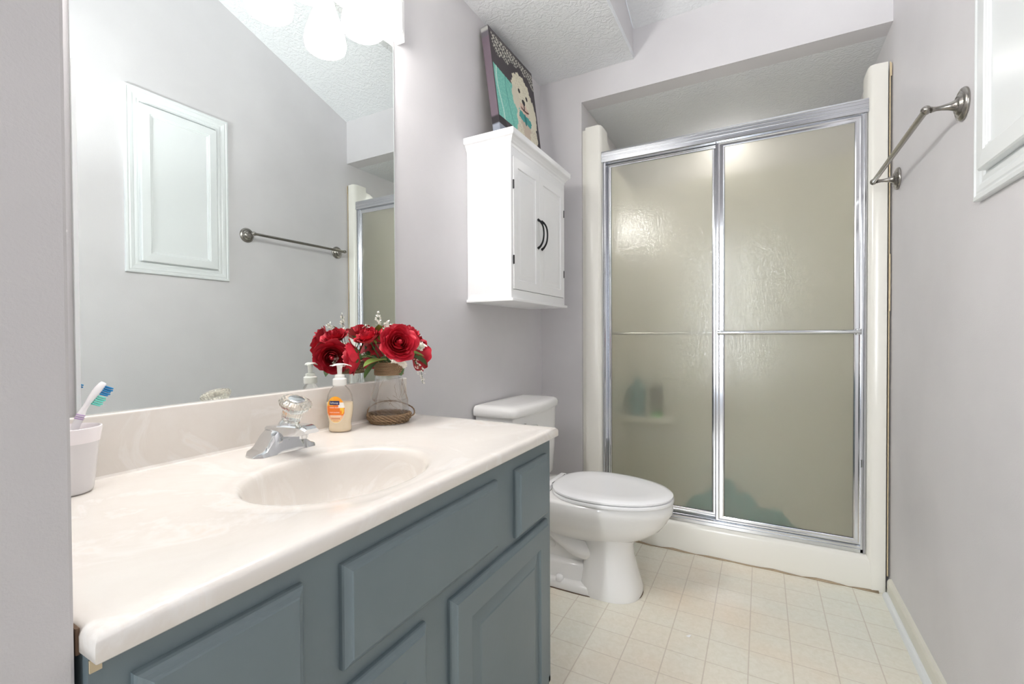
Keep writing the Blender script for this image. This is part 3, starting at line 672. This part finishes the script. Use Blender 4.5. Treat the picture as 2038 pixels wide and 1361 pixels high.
# ------------------------------------------------------------------ wall cabinet
CW0, CW1, CWD = 1.545, 2.085, 0.203
wc = thing('wall_cabinet', 'white two-door wall cabinet hanging above the toilet', 'cabinet', (0.10, 1.815, 1.146))
o_ = Vector((0.10, 1.815, 1.146))
def wbox(n, m, a, bev=0.0015, par=None):
    bm = bmesh.new(); box(bm, a[0]-o_.x, a[1]-o_.y, a[2]-o_.z, a[3]-o_.x, a[4]-o_.y, a[5]-o_.z, bev=bev); return link(n, bm, m, par or wc, 30)
wbox('cabinet_body', M_wood, (0.001, CW0, 1.156, CWD, CW1, 1.757))
wbox('bottom_shelf', M_wood, (0.001, CW0-0.010, 1.1465, CWD+0.012, CW1+0.010, 1.158), 0.002)
bm = bmesh.new(); L = []
for z, e in ((1.742, 0.001), (1.752, 0.002), (1.757, 0.006), (1.762, 0.008), (1.772, 0.015), (1.776, 0.022), (1.780, 0.024), (1.799, 0.024), (1.801, 0.022)):
    L.append([Vector((0.001, CW0-e, z))-o_, Vector((CWD+e, CW0-e, z))-o_, Vector((CWD+e, CW1+e, z))-o_, Vector((0.001, CW1+e, z))-o_])
loft(bm, L); link('cornice', bm, M_wood, wc)
WP = [(0, 0), (0, 0.0025), (0.001, 0.0035), (0.036, 0.0035), (0.038, 0.000), (0.042, -0.0035), (0.046, -0.0035), (0.060, 0.0005), (0.064, 0.0010)]
def C_(u, v, h): return Vector((CWD+0.0005+h, u, v)) - o_
for sgn, y0, y1 in ((1, 1.560, 1.7945), (-1, 1.7960, 2.066)):
    bm = bmesh.new(); rectloft(bm, C_, (y0, 1.194, y1, 1.706), WP, False, True); dr = link('door', bm, M_wood, wc)
    g = 0.0014
    for (a0, b0_, a1, b1) in ((y0-g, 1.194-g, y1+g, 1.194), (y0-g, 1.706, y1+g, 1.706+g)):
        bm = bmesh.new(); box(bm, CWD+0.0001-o_.x, a0-o_.y, b0_-o_.z, CWD+0.0006-o_.x, a1-o_.y, b1-o_.z)
        link('door_gap', bm, M_black, dr)
    hy = y1-0.018 if sgn > 0 else y0+0.018
    hc = curve_pts([(CWD+0.004, hy, 1.385), (CWD+0.016, hy, 1.394), (CWD+0.028, hy, 1.415), (CWD+0.032, hy, 1.446), (CWD+0.028, hy, 1.477), (CWD+0.016, hy, 1.498), (CWD+0.004, hy, 1.507)], 6)
    bm = bmesh.new(); n_ = len(hc); tube(bm, [p-o_ for p in hc], [0.0068-0.0034*math.sin(PI*i/(n_-1))**0.5 for i in range(n_)], 10)
    link('handle', bm, M_black, dr, True)
    ye = y0-0.001 if sgn > 0 else y1+0.001
    for z in (1.300, 1.590):
        bm = bmesh.new(); lathe(bm, [(0, 0), (0.0028, 0), (0.0028, 0.034), (0, 0.034)], Vector((CWD+0.0042, ye, z-0.01))-o_, 10); link('hinge', bm, M_black, dr, 40)

# ------------------------------------------------------------------ canvas painting of a white dog
cw_, ch_, ct_ = 0.412, 0.508, 0.034
cv = thing('canvas_print', 'canvas picture of a white curly dog leaning on the wall above the cabinet', 'picture', (0.0, 0.0, 0.0))
yA = 1.637; p0 = Vector((0.112, yA, 1.8022)); lean = math.atan2(0.066, 0.5)
uy = Vector((0, 1, 0)); uz = Vector((-math.sin(lean), 0, math.cos(lean))); un = uy.cross(uz)      # un points to the room
p0.z += 0.0
nz = math.sin(lean)*ct_
def blob(x, y, cx, cy, rx, ry, wob=0.0, f=9): 
    dx, dy = (x-cx)/rx, (y-cy)/ry; a = math.atan2(dy, dx); return math.hypot(dx, dy) < 1+wob*math.sin(f*a)+wob*0.6*math.sin(2.3*f*a+1)
def art(x, y):      # x 0..1 across, y 0..1 up
    rg = (math.sin(x*91.7+y*37.3)*43758.5) % 1; rg2 = (math.sin(int(x*70)*12.9+int(y*90)*78.2)*43758.5) % 1
    c = (74, 68, 72)
    if x > 0.02 and 0.16 < y < 0.66-0.10*x and x < 0.60:
        c = (118, 196, 182) if rg2 < 0.5 else (134, 206, 190)
        if abs(x-0.10-0.04*math.sin(y*9)) < 0.012: c = (196, 228, 216)
        if abs(x-0.30-0.05*math.sin(y*7+1)) < 0.008: c = (96, 170, 160)
    if y > 0.84-0.05*math.sin(x*7)+0.02*math.sin(x*31) and x > 0.05:
        c = (202, 200, 190) if (math.sin(int(x*46)*3.7+int(y*70)*1.9)*math.sin(x*31+2*math.sin(y*57))+0.5*math.sin(y*90+x*63)) > 0.05 else (78, 74, 76)
    if y > 0.965: c = (92, 88, 90)
    if blob(x, y, 0.68, 0.20, 0.25, 0.30, 0.06, 8): c = (226, 220, 200) if rg2 > 0.25 else (206, 196, 176)
    if blob(x, y, 0.66, 0.25, 0.10, 0.12, 0.2, 5): c = (204, 188, 170)
    if blob(x, y, 0.64, 0.62, 0.235, 0.195, 0.05, 11): c = (232, 226, 204) if rg2 > 0.2 else (214, 206, 184)
    if blob(x, y, 0.88, 0.47, 0.085, 0.17, 0.06, 7): c = (226, 220, 198)
    if blob(x, y, 0.47, 0.52, 0.085, 0.12, 0.06, 7): c = (222, 216, 196)
    if blob(x, y, 0.655, 0.455, 0.11, 0.06, 0.1, 6): c = (222, 196, 178)
    if abs(y-(0.445+1.6*(x-0.67)**2)) < 0.010 and 0.58 < x < 0.77: c = (90, 50, 48)
    if blob(x, y, 0.660, 0.535, 0.040, 0.030) or (abs(x-0.662) < 0.010 and 0.46 < y < 0.53): c = (38, 32, 34)
    if blob(x, y, 0.575, 0.625, 0.026, 0.024) or blob(x, y, 0.755, 0.610, 0.026, 0.024): c = (42, 34, 34)
    if blob(x, y, 0.585, 0.366, 0.075, 0.050, 0.1, 4) or blob(x, y, 0.735, 0.350, 0.075, 0.050, 0.1, 4): c = (70, 158, 154)
    if blob(x, y, 0.66, 0.350, 0.030, 0.060): c = (44, 124, 124)
    if y < 0.10 and x < 0.30-1.2*y: c = (74, 68, 72)
    if y < 0.085 and x < 0.16: c = (150, 156, 168)
    if 0.08 < y < 0.16 and x < 0.20-0.8*(y-0.08): c = (50, 46, 50)
    return c
bm = bmesh.new(); NX, NY = 170, 210; gv = {}; cc = []
for j in range(NY+1):
    for i in range(NX+1):
        x, y = i/NX, j/NY; gv[i, j] = bm.verts.new(p0 + uy*(x*cw_) + uz*(y*ch_)); cc.append(art(x, (y-0.10)/0.90))
for j in range(NY):
    for i in range(NX): bm.faces.new((gv[i, j], gv[i+1, j], gv[i+1, j+1], gv[i, j+1]))
fr = link('painted_face', bm, M_canvas, cv); ca = fr.data.color_attributes.new('Col', 'FLOAT_COLOR', 'POINT')
for k, c in enumerate(cc): ca.data[k].color = lin(c)
bm = bmesh.new(); cc = []; prev = None; NE = 60
def side_col(t):
    if t < 0.085: return (150, 156, 168)
    if t < 0.16: return (50, 46, 50)
    if t > 0.90: return (104, 100, 106) if not (0.945 < t < 0.985) else (176, 176, 172)
    return (112, 98, 108)
for ys, in ((0.0,), (cw_,)):
    prev = None
    for j in range(NE+1):
        t = j/NE; a = bm.verts.new(p0+uy*ys+uz*(t*ch_)); b = bm.verts.new(p0+uy*ys+uz*(t*ch_)-un*ct_); cc += [side_col((t-0.10)/0.90)]*2
        if prev: bm.faces.new((prev[0], a, b, prev[1]))
        prev = (a, b)
for t in (0, 1):
    q = [bm.verts.new(p0+uy*a+uz*(t*ch_)-un*b) for a, b in ((0, 0), (cw_, 0), (cw_, ct_), (0, ct_))]; cc += [(96, 92, 96)]*4; bm.faces.new(q)
q = [bm.verts.new(p0+uy*a+uz*b-un*ct_) for a, b in ((0, 0), (cw_, 0), (cw_, ch_), (0, ch_))]; cc += [(200, 196, 186)]*4; bm.faces.new(q)
sd2 = link('wrapped_edge', bm, M_canvas, cv); ca = sd2.data.color_attributes.new('Col', 'FLOAT_COLOR', 'POINT')
for k, c in enumerate(cc): ca.data[k].color = lin(c)
cv.location = (0, 0, nz + 0.0)
cv.location.z = math.sin(lean)*0.0

# ------------------------------------------------------------------ toilet
TY = 1.795
tl = thing('toilet', 'white two-piece toilet with a round closed lid', 'toilet', (0.33, TY, 0))
o_ = Vector((0.33, TY, 0))
def egg(xb, xf, hw, z, n=56, p=2.0, pb=2.6):
    xc = xb+(xf-xb)*0.42; out = []
    for k in range(n):
        a = 2*PI*k/n; c, s = math.cos(a), math.sin(a)
        rx = (xf-xc) if c > 0 else (xc-xb); q = p if c > 0 else pb
        x = xc + rx*math.copysign(abs(c)**(2/q), c); y = hw*math.copysign(abs(s)**(2/q), s)
        out.append(Vector((x, TY+y, z)) - o_)
    return out
bm = bmesh.new()
loft(bm, [egg(0.215, 0.560, 0.060, 0.185), egg(0.205, 0.612, 0.092, 0.205), egg(0.19, 0.662, 0.126, 0.232), egg(0.18, 0.706, 0.156, 0.264), egg(0.175, 0.732, 0.174, 0.296), egg(0.17, 0.744, 0.182, 0.322), egg(0.168, 0.752, 0.187, 0.334), egg(0.166, 0.756, 0.189, 0.350), egg(0.166, 0.755, 0.189, 0.368), egg(0.170, 0.750, 0.185, 0.375), egg(0.20, 0.735, 0.170, 0.377)])
# pedestal column
loft(bm, [egg(0.40, 0.640, 0.117, 0.0005, p=2.5), egg(0.40, 0.640, 0.117, 0.022, p=2.5), egg(0.405, 0.632, 0.111, 0.05, p=2.4), egg(0.41, 0.618, 0.100, 0.10, p=2.3), egg(0.415, 0.606, 0.093, 0.15, p=2.2), egg(0.415, 0.606, 0.092, 0.19, p=2.2), egg(0.41, 0.618, 0.098, 0.225), egg(0.41, 0.64, 0.11, 0.25)])
# foot plate and rear body
loft(bm, [egg(0.13, 0.60, 0.115, 0.0005, p=3.5, pb=3.5), egg(0.13, 0.60, 0.115, 0.020, p=3.5, pb=3.5), egg(0.135, 0.59, 0.110, 0.030, p=3.5, pb=3.5), egg(0.15, 0.58, 0.095, 0.034, p=3.5, pb=3.5)])
loft(bm, [egg(0.15, 0.46, 0.088, 0.03, p=4, pb=4), egg(0.15, 0.46, 0.086, 0.085, p=4, pb=4), egg(0.155, 0.45, 0.078, 0.098, p=4, pb=4), egg(0.16, 0.45, 0.060, 0.104, p=4, pb=4), egg(0.14, 0.46, 0.058, 0.24, p=4, pb=4), egg(0.06, 0.46, 0.085, 0.30, p=4, pb=4), egg(0.035, 0.46, 0.125, 0.335, p=4, pb=4), egg(0.030, 0.40, 0.135, 0.352, p=4, pb=4), egg(0.030, 0.40, 0.135, 0.368, p=4, pb=4), egg(0.04, 0.40, 0.125, 0.375, p=4, pb=4)])
for s in (-1, 1):   # trapway bulge along both flanks
    tube(bm, [Vector((x, TY+s*y, z))-o_ for x, y, z in curve_pts([(0.10, 0.030, 0.285), (0.19, 0.050, 0.275), (0.27, 0.062, 0.245), (0.34, 0.064, 0.195), (0.41, 0.060, 0.160), (0.48, 0.040, 0.150)], 8)], [0.040]*41, 18)
bw = link('bowl', bm, M_porc, tl, 60)
for s in (-1, 1):
    bm = bmesh.new(); lathe(bm, [(0.0155, 0.0), (0.0155, 0.010), (0.013, 0.018), (0.007, 0.022), (0, 0.023)], Vector((0.335, TY+s*0.100, 0.030))-o_, 24); link('bolt_cap', bm, M_seat, bw, 50)
bm = bmesh.new(); c = Vector((0.285, TY-0.0600, 0.150))-o_
lathe(bm, [(0.0135, 0.0), (0.0155, 0.0), (0.0150, 0.0015), (0.0140, 0.0015), (0.0135, 0.0)], c, 28, axis=(0, -1, 0), cap0=False, cap1=False); em = link('emblem', bm, M_porc, bw, True)
text_part('emblem_lettering', 'S B', 0.012, M_porc, em, lambda x, y: c + Vector((x, -0.0010, y)))
# tank
bm = bmesh.new(); tk = []
for z, x1, hw in ((0.376, 0.196, 0.185), (0.385, 0.200, 0.195), (0.50, 0.205, 0.205), (0.682, 0.208, 0.212)):
    L = []
    for a in range(0, 28):
        pass
    pts = [(0.012, -hw), (x1-0.030, -hw)] + [(x1-0.030+0.018*math.sin(R(q)), -hw+0.030-0.030*math.cos(R(q))) for q in (30, 60)] + [(x1-0.010+0.012*math.cos(t*PI/2), t*(hw-0.028)) for t in [-1+2*k/12 for k in range(13)]] + [(x1-0.030+0.018*math.sin(R(q)), hw-0.030+0.030*math.cos(R(q))) for q in (60, 30)] + [(x1-0.030, hw), (0.012, hw)]
    tk.append([Vector((x, TY+y, z))-o_ for x, y in pts])
loft(bm, tk); tank = link('tank', bm, M_porc, tl, 45)
bm = bmesh.new(); L = []
for z, e in ((0.683, 0.000), (0.684, 0.010), (0.690, 0.013), (0.708, 0.013), (0.718, 0.008), (0.724, -0.004), (0.727, -0.030), (0.728, -0.07)):
    hw = 0.212+e; x1 = 0.208+e
    pts = [(0.008 if e > -0.02 else 0.008-e*0.6, -hw), (x1-0.040, -hw)] + [(x1-0.040+0.025*math.sin(R(q)), -hw+0.040-0.040*math.cos(R(q))) for q in (25, 50, 75)] + [(x1-0.015+0.015*math.cos(t*PI/2), t*(hw-0.035)) for t in [-1+2*k/12 for k in range(13)]] + [(x1-0.040+0.025*math.sin(R(q)), hw-0.040+0.040*math.cos(R(q))) for q in (75, 50, 25)] + [(x1-0.040, hw), (0.008 if e > -0.02 else 0.008-e*0.6, hw)]
    L.append([Vector((x, TY+y, z))-o_ for x, y in pts])
loft(bm, L); link('tank_lid', bm, M_porc, tl, 50)
bm = bmesh.new(); lathe(bm, [(0, 0), (0.013, 0), (0.013, 0.004), (0.007, 0.008), (0.007, 0.016), (0, 0.016)], Vector((0.2075, TY-0.155, 0.645))-o_, 20, axis=(1, 0, 0))
tube(bm, [Vector((0.222, TY-0.160, 0.645))-o_, Vector((0.226, TY-0.13, 0.643))-o_, Vector((0.228, TY-0.085, 0.636))-o_], [0.006, 0.006, 0.0085], 10)
link('flush_lever', bm, M_chrome, tl, 50)
# seat ring and lid
bm = bmesh.new(); A = [egg(0.285, 0.757, 0.186, 0.378, pb=2.3), egg(0.283, 0.759, 0.188, 0.384, pb=2.3), egg(0.285, 0.757, 0.186, 0.3905, pb=2.3)]
loft(bm, A); link('seat', bm, M_seat, tl, 50)
bm = bmesh.new(); loft(bm, [egg(0.288, 0.752, 0.182, 0.3925, pb=2.3), egg(0.285, 0.756, 0.186, 0.395, pb=2.3), egg(0.285, 0.756, 0.186, 0.401, pb=2.3), egg(0.289, 0.750, 0.181, 0.4055, pb=2.3), egg(0.305, 0.73, 0.160, 0.4085, pb=2.3), egg(0.36, 0.67, 0.11, 0.4075, pb=2.3), egg(0.37, 0.66, 0.10, 0.4065, pb=2.3)])
link('seat_lid', bm, M_seat, tl, 40)
bm = bmesh.new(); box(bm, 0.262-o_.x, -0.095, 0.378, 0.290-o_.x, 0.095, 0.402, bev=0.006, seg=3); link('hinge_bar', bm, M_seat, tl, 40)
bm = bmesh.new(); box(bm, 0.2905-o_.x, -0.070, 0.4035, 0.2925-o_.x, 0.070, 0.4052); link('hinge_gap', bm, M_black, tl)
bm = bmesh.new(); loft(bm, [egg(0.128, 0.6425, 0.1195, 0.0003, p=2.5, pb=3.5), egg(0.128, 0.6425, 0.1195, 0.0025, p=2.5, pb=3.5)]); link('floor_seal', bm, M_grime, tl)

# ------------------------------------------------------------------ shower stall
st = thing('shower_stall', 'off-white one-piece shower stall filling the alcove', 'shower', (0.86, 2.6, 0))
o_ = Vector((0.86, 2.6, 0))
def sb(bm, x0, y0, z0, x1, y1, z1, **k): box(bm, x0-o_.x, y0-o_.y, z0, x1-o_.x, y1-o_.y, z1, **k)
FL0, FL1, FR0, FR1 = 0.250, 0.338, 1.412, 1.4765
bm = bmesh.new(); L = []
def prof_flange(x0, x1, chx):     # horizontal section of an upright: flat front, chamfer toward the opening
    if chx > 0: return [(x0, 2.262), (x0+0.004, 2.247), (x1-0.018, 2.244), (x1-0.006, 2.252), (x1, 2.272), (x1, 2.35), (x0, 2.35)]
    return [(x1, 2.262), (x1-0.004, 2.247), (x0+0.018, 2.244), (x0+0.006, 2.252), (x0, 2.272), (x0, 2.35), (x1, 2.35)]
for x0, x1, s, zt in ((FL0, FL1, 1, 2.075), (FR0, FR1, -1, 2.060)):
    pf = prof_flange(x0, x1, s); rows = []
    for z, e in ((0.0005, 0), (zt-0.012, 0), (zt-0.003, 0.003), (zt, 0.010)):
        cxm = (x0+x1)/2; rows.append([Vector((x+(cxm-x)*e*8, y+(0.012 if e > 0.005 and y < 2.27 else 0), z))-o_ for x, y in pf])
    loft(bm, rows)
    link('upright_flange', bm, M_fib, st, 40); bm = bmesh.new()
bm.free()
bm = bmesh.new(); sb(bm, 0.2337, 2.262, 0.0005, 0.2515, 2.29, 2.066); link('nailing_edge', bm, M_fib, st)
bm = bmesh.new(); rows = []      # curb
for x in (FL0+0.01, FR1-0.01):
    rows.append([Vector((x, y, z))-o_ for y, z in ((2.246, 0.0005), (2.244, 0.030), (2.247, 0.085), (2.249, 0.116), (2.254, 0.128), (2.263, 0.134), (2.275, 0.136), (2.345, 0.136), (2.352, 0.130), (2.36, 0.04), (2.36, 0.0005))])
loft(bm, rows); link('curb', bm, M_fib, st, 50)
bm = bmesh.new(); sb(bm, 0.30, 2.352, 0.0005, 1.455, 2.955, 0.035, bev=0.008); link('shower_pan', bm, M_fib, st, 40)
bm = bmesh.new()
def wallpoly(pts, off): slab(bm, [Vector(p)-o_ for p in pts], off)
wallpoly([(0.300, 2.345, 0.02), (0.300, 2.345, 2.06), (0.300, 2.41, 2.05), (0.300, 2.50, 2.00), (0.300, 2.58, 1.955), (0.300, 2.96, 1.95), (0.300, 2.96, 0.02)], (0.02, 0, 0))
wallpoly([(1.455, 2.345, 0.02), (1.455, 2.345, 2.04), (1.455, 2.41, 2.03), (1.455, 2.50, 1.98), (1.455, 2.58, 1.955), (1.455, 2.96, 1.95), (1.455, 2.96, 0.02)], (-0.02, 0, 0))
wallpoly([(0.300, 2.955, 0.02), (1.455, 2.955, 0.02), (1.455, 2.955, 1.95), (0.300, 2.955, 1.95)], (0, 0.02, 0))
link('surround_panel', bm, M_fib, st)
bm = bmesh.new(); sb(bm, 0.322, 2.70, 0.50, 0.60, 2.95, 0.53, bev=0.01); link('corner_shelf', bm, M_fib, st, 40)
bm = bmesh.new(); rows = []
for k in range(24):
    x = FL0+0.02+(FR1-FL0-0.045)*k/23; h = 0.004+0.003*math.sin(k*1.7)+0.002*math.sin(k*4.1)
    rows.append([Vector((x, 2.236-0.003*math.sin(k*2.3), 0.0004))-o_, Vector((x, 2.2458, 0.0004))-o_, Vector((x, 2.2458, h))-o_])
loft(bm, rows); link('floor_caulk', bm, M_dirt, st, True)
bm = bmesh.new(); sb(bm, 1.4767, 2.246, 0.0705, 1.4800, 2.2495, 2.055); sb(bm, 1.4767, 2.2462, 1.1, 1.4825, 2.2495, 1.32); sb(bm, 1.4767, 2.2462, 2.00, 1.4835, 2.2495, 2.05); link('wall_caulk', bm, M_caulk, st)

# sliding door set
sdor = thing('shower_door', 'silver framed sliding shower door with two obscure glass panels', 'shower door', (0.875, 2.285, 0.137))
o_ = Vector((0.875, 2.285, 0.137))
def db(bm, x0, y0, z0, x1, y1, z1, **k): box(bm, x0-o_.x, y0-o_.y, z0-o_.z, x1-o_.x, y1-o_.y, z1-o_.z, **k)
X0, X1 = FL1+0.0005, FR0-0.0005
bm = bmesh.new(); prof = [(2.262, 1.882), (2.256, 1.884), (2.256, 1.897), (2.258, 1.899), (2.258, 1.903), (2.2555, 1.905), (2.2555, 1.910), (2.258, 1.912), (2.258, 1.917), (2.2555, 1.919), (2.2555, 1.924), (2.258, 1.926), (2.258, 1.930), (2.256, 1.932), (2.258, 1.938), (2.262, 1.940), (2.330, 1.940), (2.330, 1.882)]
loft(bm, [[Vector((x, y, z))-o_ for y, z in prof] for x in (X0-0.004, X1+0.004)]); link('header_rail', bm, M_alu, sdor)
bm = bmesh.new(); prof = [(2.262, 0.1365), (2.262, 0.150), (2.266, 0.152), (2.266, 0.160), (2.270, 0.162), (2.276, 0.162), (2.278, 0.150), (2.320, 0.150), (2.322, 0.164), (2.328, 0.164), (2.330, 0.1365)]
loft(bm, [[Vector((x, y, z))-o_ for y, z in prof] for x in (X0+0.001, X1-0.001)]); link('bottom_track', bm, M_alu2, sdor)
for s, xa in ((1, X0), (-1, X1)):
    bm = bmesh.new(); q = lambda w: xa+s*w
    prof = [(q(0), 2.260), (q(0.008), 2.257), (q(0.010), 2.262), (q(0.016), 2.262), (q(0.018), 2.330), (q(0), 2.330)]
    loft(bm, [[Vector((x, y, z))-o_ for x, y in prof] for z in (0.1367, 1.8815)]); link('wall_jamb', bm, M_alu2 if s > 0 else M_alu, sdor)
def panel(x0, x1, z0, z1, gx0, gx1, gz0, gz1, yc, nm):
    par = bpy.data.objects.new('sliding_panel', None)
    bm = bmesh.new(); th = 0.008
    def F(u, v, h): return Vector((u, yc-h, v))-o_
    # mitred frame, front and back
    outer = (x0, z0, x1, z1); inner = (gx0, gz0, gx1, gz1)
    def ringpts(t, h): 
        a = [outer[i]+(inner[i]-outer[i])*t for i in range(4)]; return [F(a[0], a[1], h), F(a[2], a[1], h), F(a[2], a[3], h), F(a[0], a[3], h)]
    rows = [ringpts(0, -th), ringpts(0, th-0.004), ringpts(0.12, th), ringpts(0.35, th), ringpts(0.5, th-0.0025), ringpts(0.85, th-0.0025), ringpts(1.0, 0.004), ringpts(1.0, -0.004), ringpts(0.85, -th), ringpts(0, -th)]
    loft(bm, rows, False, False)
    f = link('sliding_panel', bm, M_alu2, sdor)
    bm = bmesh.new(); box(bm, gx0-0.003-o_.x, yc-0.0025-o_.y, gz0-0.003-o_.z, gx1+0.003-o_.x, yc+0.0025-o_.y, gz1+0.003-o_.z); link('glass_pane', bm, M_obs, f)
    bm = bmesh.new(); g = 0.002
    for a in ((gx0, gz0, gx1, gz0+g), (gx0, gz0, gx0+g, gz1), (gx1-g*0.6, gz0, gx1, gz1)):
        box(bm, a[0]-o_.x, yc-0.0032-o_.y, a[1]-o_.z, a[2]-o_.x, yc-0.0026-o_.y, a[3]-o_.z)
    link('glass_gasket', bm, M_black, f)
    return f
fo = panel(0.862, 1.4035, 0.163, 1.884, 0.899, 1.374, 0.186, 1.858, 2.280, 'outer')
fi = panel(0.355, 0.884, 0.170, 1.880, 0.372, 0.848, 0.190, 1.866, 2.3035, 'inner')
bm = bmesh.new(); tube(bm, [Vector((x, 2.246, 1.021))-o_ for x in (0.872, 1.392)], 0.0085, 16)
for x in (0.884, 1.386):
    box(bm, x-0.009-o_.x, 2.242-o_.y, 1.009-o_.z, x+0.009-o_.x, 2.2735-o_.y, 1.033-o_.z, bev=0.003)
link('towel_rail', bm, M_chrome, fo, 40)
bm = bmesh.new(); tube(bm, [Vector((x, 2.338, 1.021))-o_ for x in (0.372, 0.860)], 0.0085, 16)
for x in (0.366, 0.866): box(bm, x-0.007-o_.x, 2.311-o_.y, 1.009-o_.z, x+0.007-o_.x, 2.344-o_.y, 1.033-o_.z)
link('towel_rail', bm, M_chrome, fi, 40)
bm = bmesh.new(); db(bm, 1.396, 2.2605, 0.480, 1.3995, 2.2625, 0.510); link('bumper', bm, M_dkgrey, sdor)

# things standing in the shower, seen blurred through the glass
b1 = thing('shampoo_bottle', 'teal bottle blurred behind the glass above the toilet seat', 'bottle', (0.385, 2.80, 0.5303), 'bottles on the shower shelf')
bm = bmesh.new(); lathe(bm, [(0, 0), (0.046, 0), (0.050, 0.01), (0.050, 0.17), (0.034, 0.185), (0.016, 0.19), (0, 0.19)], n=28); link('bottle_body', bm, M_tealb, b1, 50)
bm = bmesh.new(); lathe(bm, [(0, 0.19), (0.017, 0.19), (0.017, 0.225), (0, 0.225)], n=20); link('bottle_cap', bm, M_tealb, b1, 50)
b2 = thing('shampoo_bottle', 'grey bottle with a green cap blurred beside the teal bottle', 'bottle', (0.500, 2.80, 0.5303), 'bottles on the shower shelf')
bm = bmesh.new(); lathe(bm, [(0, 0.03), (0.034, 0.03), (0.036, 0.04), (0.036, 0.17), (0.028, 0.19), (0, 0.19)], n=28); link('bottle_body', bm, M_dkgrey, b2, 50)
bm = bmesh.new(); lathe(bm, [(0, 0), (0.030, 0), (0.032, 0.03), (0, 0.03)], n=20); link('bottle_cap', bm, M_green, b2, 50)
def cloth(name, label, cat, cx, cy, rx, ry, h, seed):
    bm = bmesh.new(); rg = random.Random(seed); a1, a2, a3 = [rg.uniform(0, 6) for _ in range(3)]; n1, n2 = 26, 48; rows = []
    for i in range(n1+1):
        t = i/n1; row = []
        for k in range(n2):
            a = 2*PI*k/n2; rr = t*(1+0.15*math.sin(3*a+a1)+0.08*math.sin(7*a+a2))
            x = rx*rr*math.cos(a); y = ry*rr*math.sin(a)
            z = h*(1-t*t)*(0.75+0.25*math.sin(22*x+a1)*math.cos(19*y+a2)+0.12*math.sin(50*x+30*y+a3)) + 0.004
            row.append(Vector((x, y, z)))
        rows.append(row)
    rows.append([Vector((p.x, p.y, 0.0)) for p in rows[-1]])
    loft(bm, rows, False, True); o = link(name, bm, M_teal, None, True); o.location = (cx, cy, 0.0355); tag(o, label, cat)
cloth('bath_mat', 'crumpled teal bath mat blurred behind the shower glass at the shower floor', 'bath mat', 0.90, 2.60, 0.27, 0.17, 0.22, 4)

# ------------------------------------------------------------------ towel bar
tbr = thing('towel_bar', 'brushed nickel towel bar on the wall between shower and recessed cabinet', 'towel bar', (W, 1.847, 1.58))
o_ = Vector((W, 1.847, 1.58)); YA, YZ = 1.539, 2.155; SO = 0.0735
for y in (YA, YZ):
    bm = bmesh.new(); lathe(bm, [(0, -0.0), (0.0395, 0.0004), (0.0400, 0.004), (0.0375, 0.008), (0.0315, 0.0105), (0.0305, 0.0095), (0.0270, 0.0095), (0.0215, 0.0150), (0.0205, 0.0140), (0.0170, 0.0145), (0.0120, 0.0200), (0.0085, 0.0300), (0.0062, 0.0420), (0.0055, 0.0520), (0.0068, 0.0600), (0.0080, 0.0620), (0.0068, 0.0635)], Vector((W-0.0003, y, 1.58))-o_, 40, axis=(-1, 0, 0))
    link('mounting_post', bm, M_nickel, tbr, 40)
    s = -1 if y == YA else 1
    bm = bmesh.new(); lathe(bm, [(0.0, -0.012), (0.007, -0.010), (0.0100, -0.004), (0.0112, 0.002), (0.0100, 0.009), (0.0060, 0.0155), (0, 0.018)], Vector((W-SO, y, 1.58))-o_, 24, axis=(0, s, 0)); link('end_knob', bm, M_nickel, tbr, True)
bm = bmesh.new(); tube(bm, [Vector((W-SO, YA+0.004, 1.58))-o_, Vector((W-SO, YZ-0.004, 1.58))-o_], 0.0078, 20); link('rail', bm, M_nickel, tbr, 40)

# ------------------------------------------------------------------ recessed wall cabinet (medicine cabinet)
mc = thing('medicine_cabinet', 'white recessed cabinet with moulded casing on the wall opposite the mirror', 'cabinet', (W, 1.208, 1.312))
o_ = Vector((W, 1.208, 1.312))
def R_(u, v, h): return Vector((W-0.0003-h, u, v))-o_
bm = bmesh.new(); rectloft(bm, R_, (0.980, 1.312, 1.436, 2.160), [(0, 0), (0, 0.011), (0.0015, 0.0135), (0.009, 0.0145), (0.012, 0.012), (0.015, 0.012), (0.019, 0.0135), (0.030, 0.0120), (0.036, 0.0095), (0.041, 0.0105), (0.047, 0.0105), (0.051, 0.0080), (0.060, 0.0080), (0.061, 0.0010)], False, True); link('casing', bm, M_trim, mc)
bm = bmesh.new(); rectloft(bm, R_, (1.036, 1.366, 1.372, 2.088), [(0, 0.0085), (0, 0.024), (0.003, 0.027), (0.036, 0.029), (0.039, 0.0265), (0.042, 0.0265), (0.044, 0.0235), (0.047, 0.0235), (0.049, 0.0205), (0.052, 0.0205)], True, True); link('door', bm, M_trim, mc)

# ------------------------------------------------------------------ scrap of paper on the floor
bm = bmesh.new(); slab(bm, [(-0.007, -0.004, 0.001), (0.004, -0.008, 0.002), (0.010, 0.001, 0.006), (0.001, 0.006, 0.001)], (0, 0, 0.0008))
sc_ = link('paper_scrap', bm, M_paper); sc_.location = (0.833, 1.618, 0.0); tag(sc_, 'tiny scrap of white paper on the vinyl floor', 'paper')
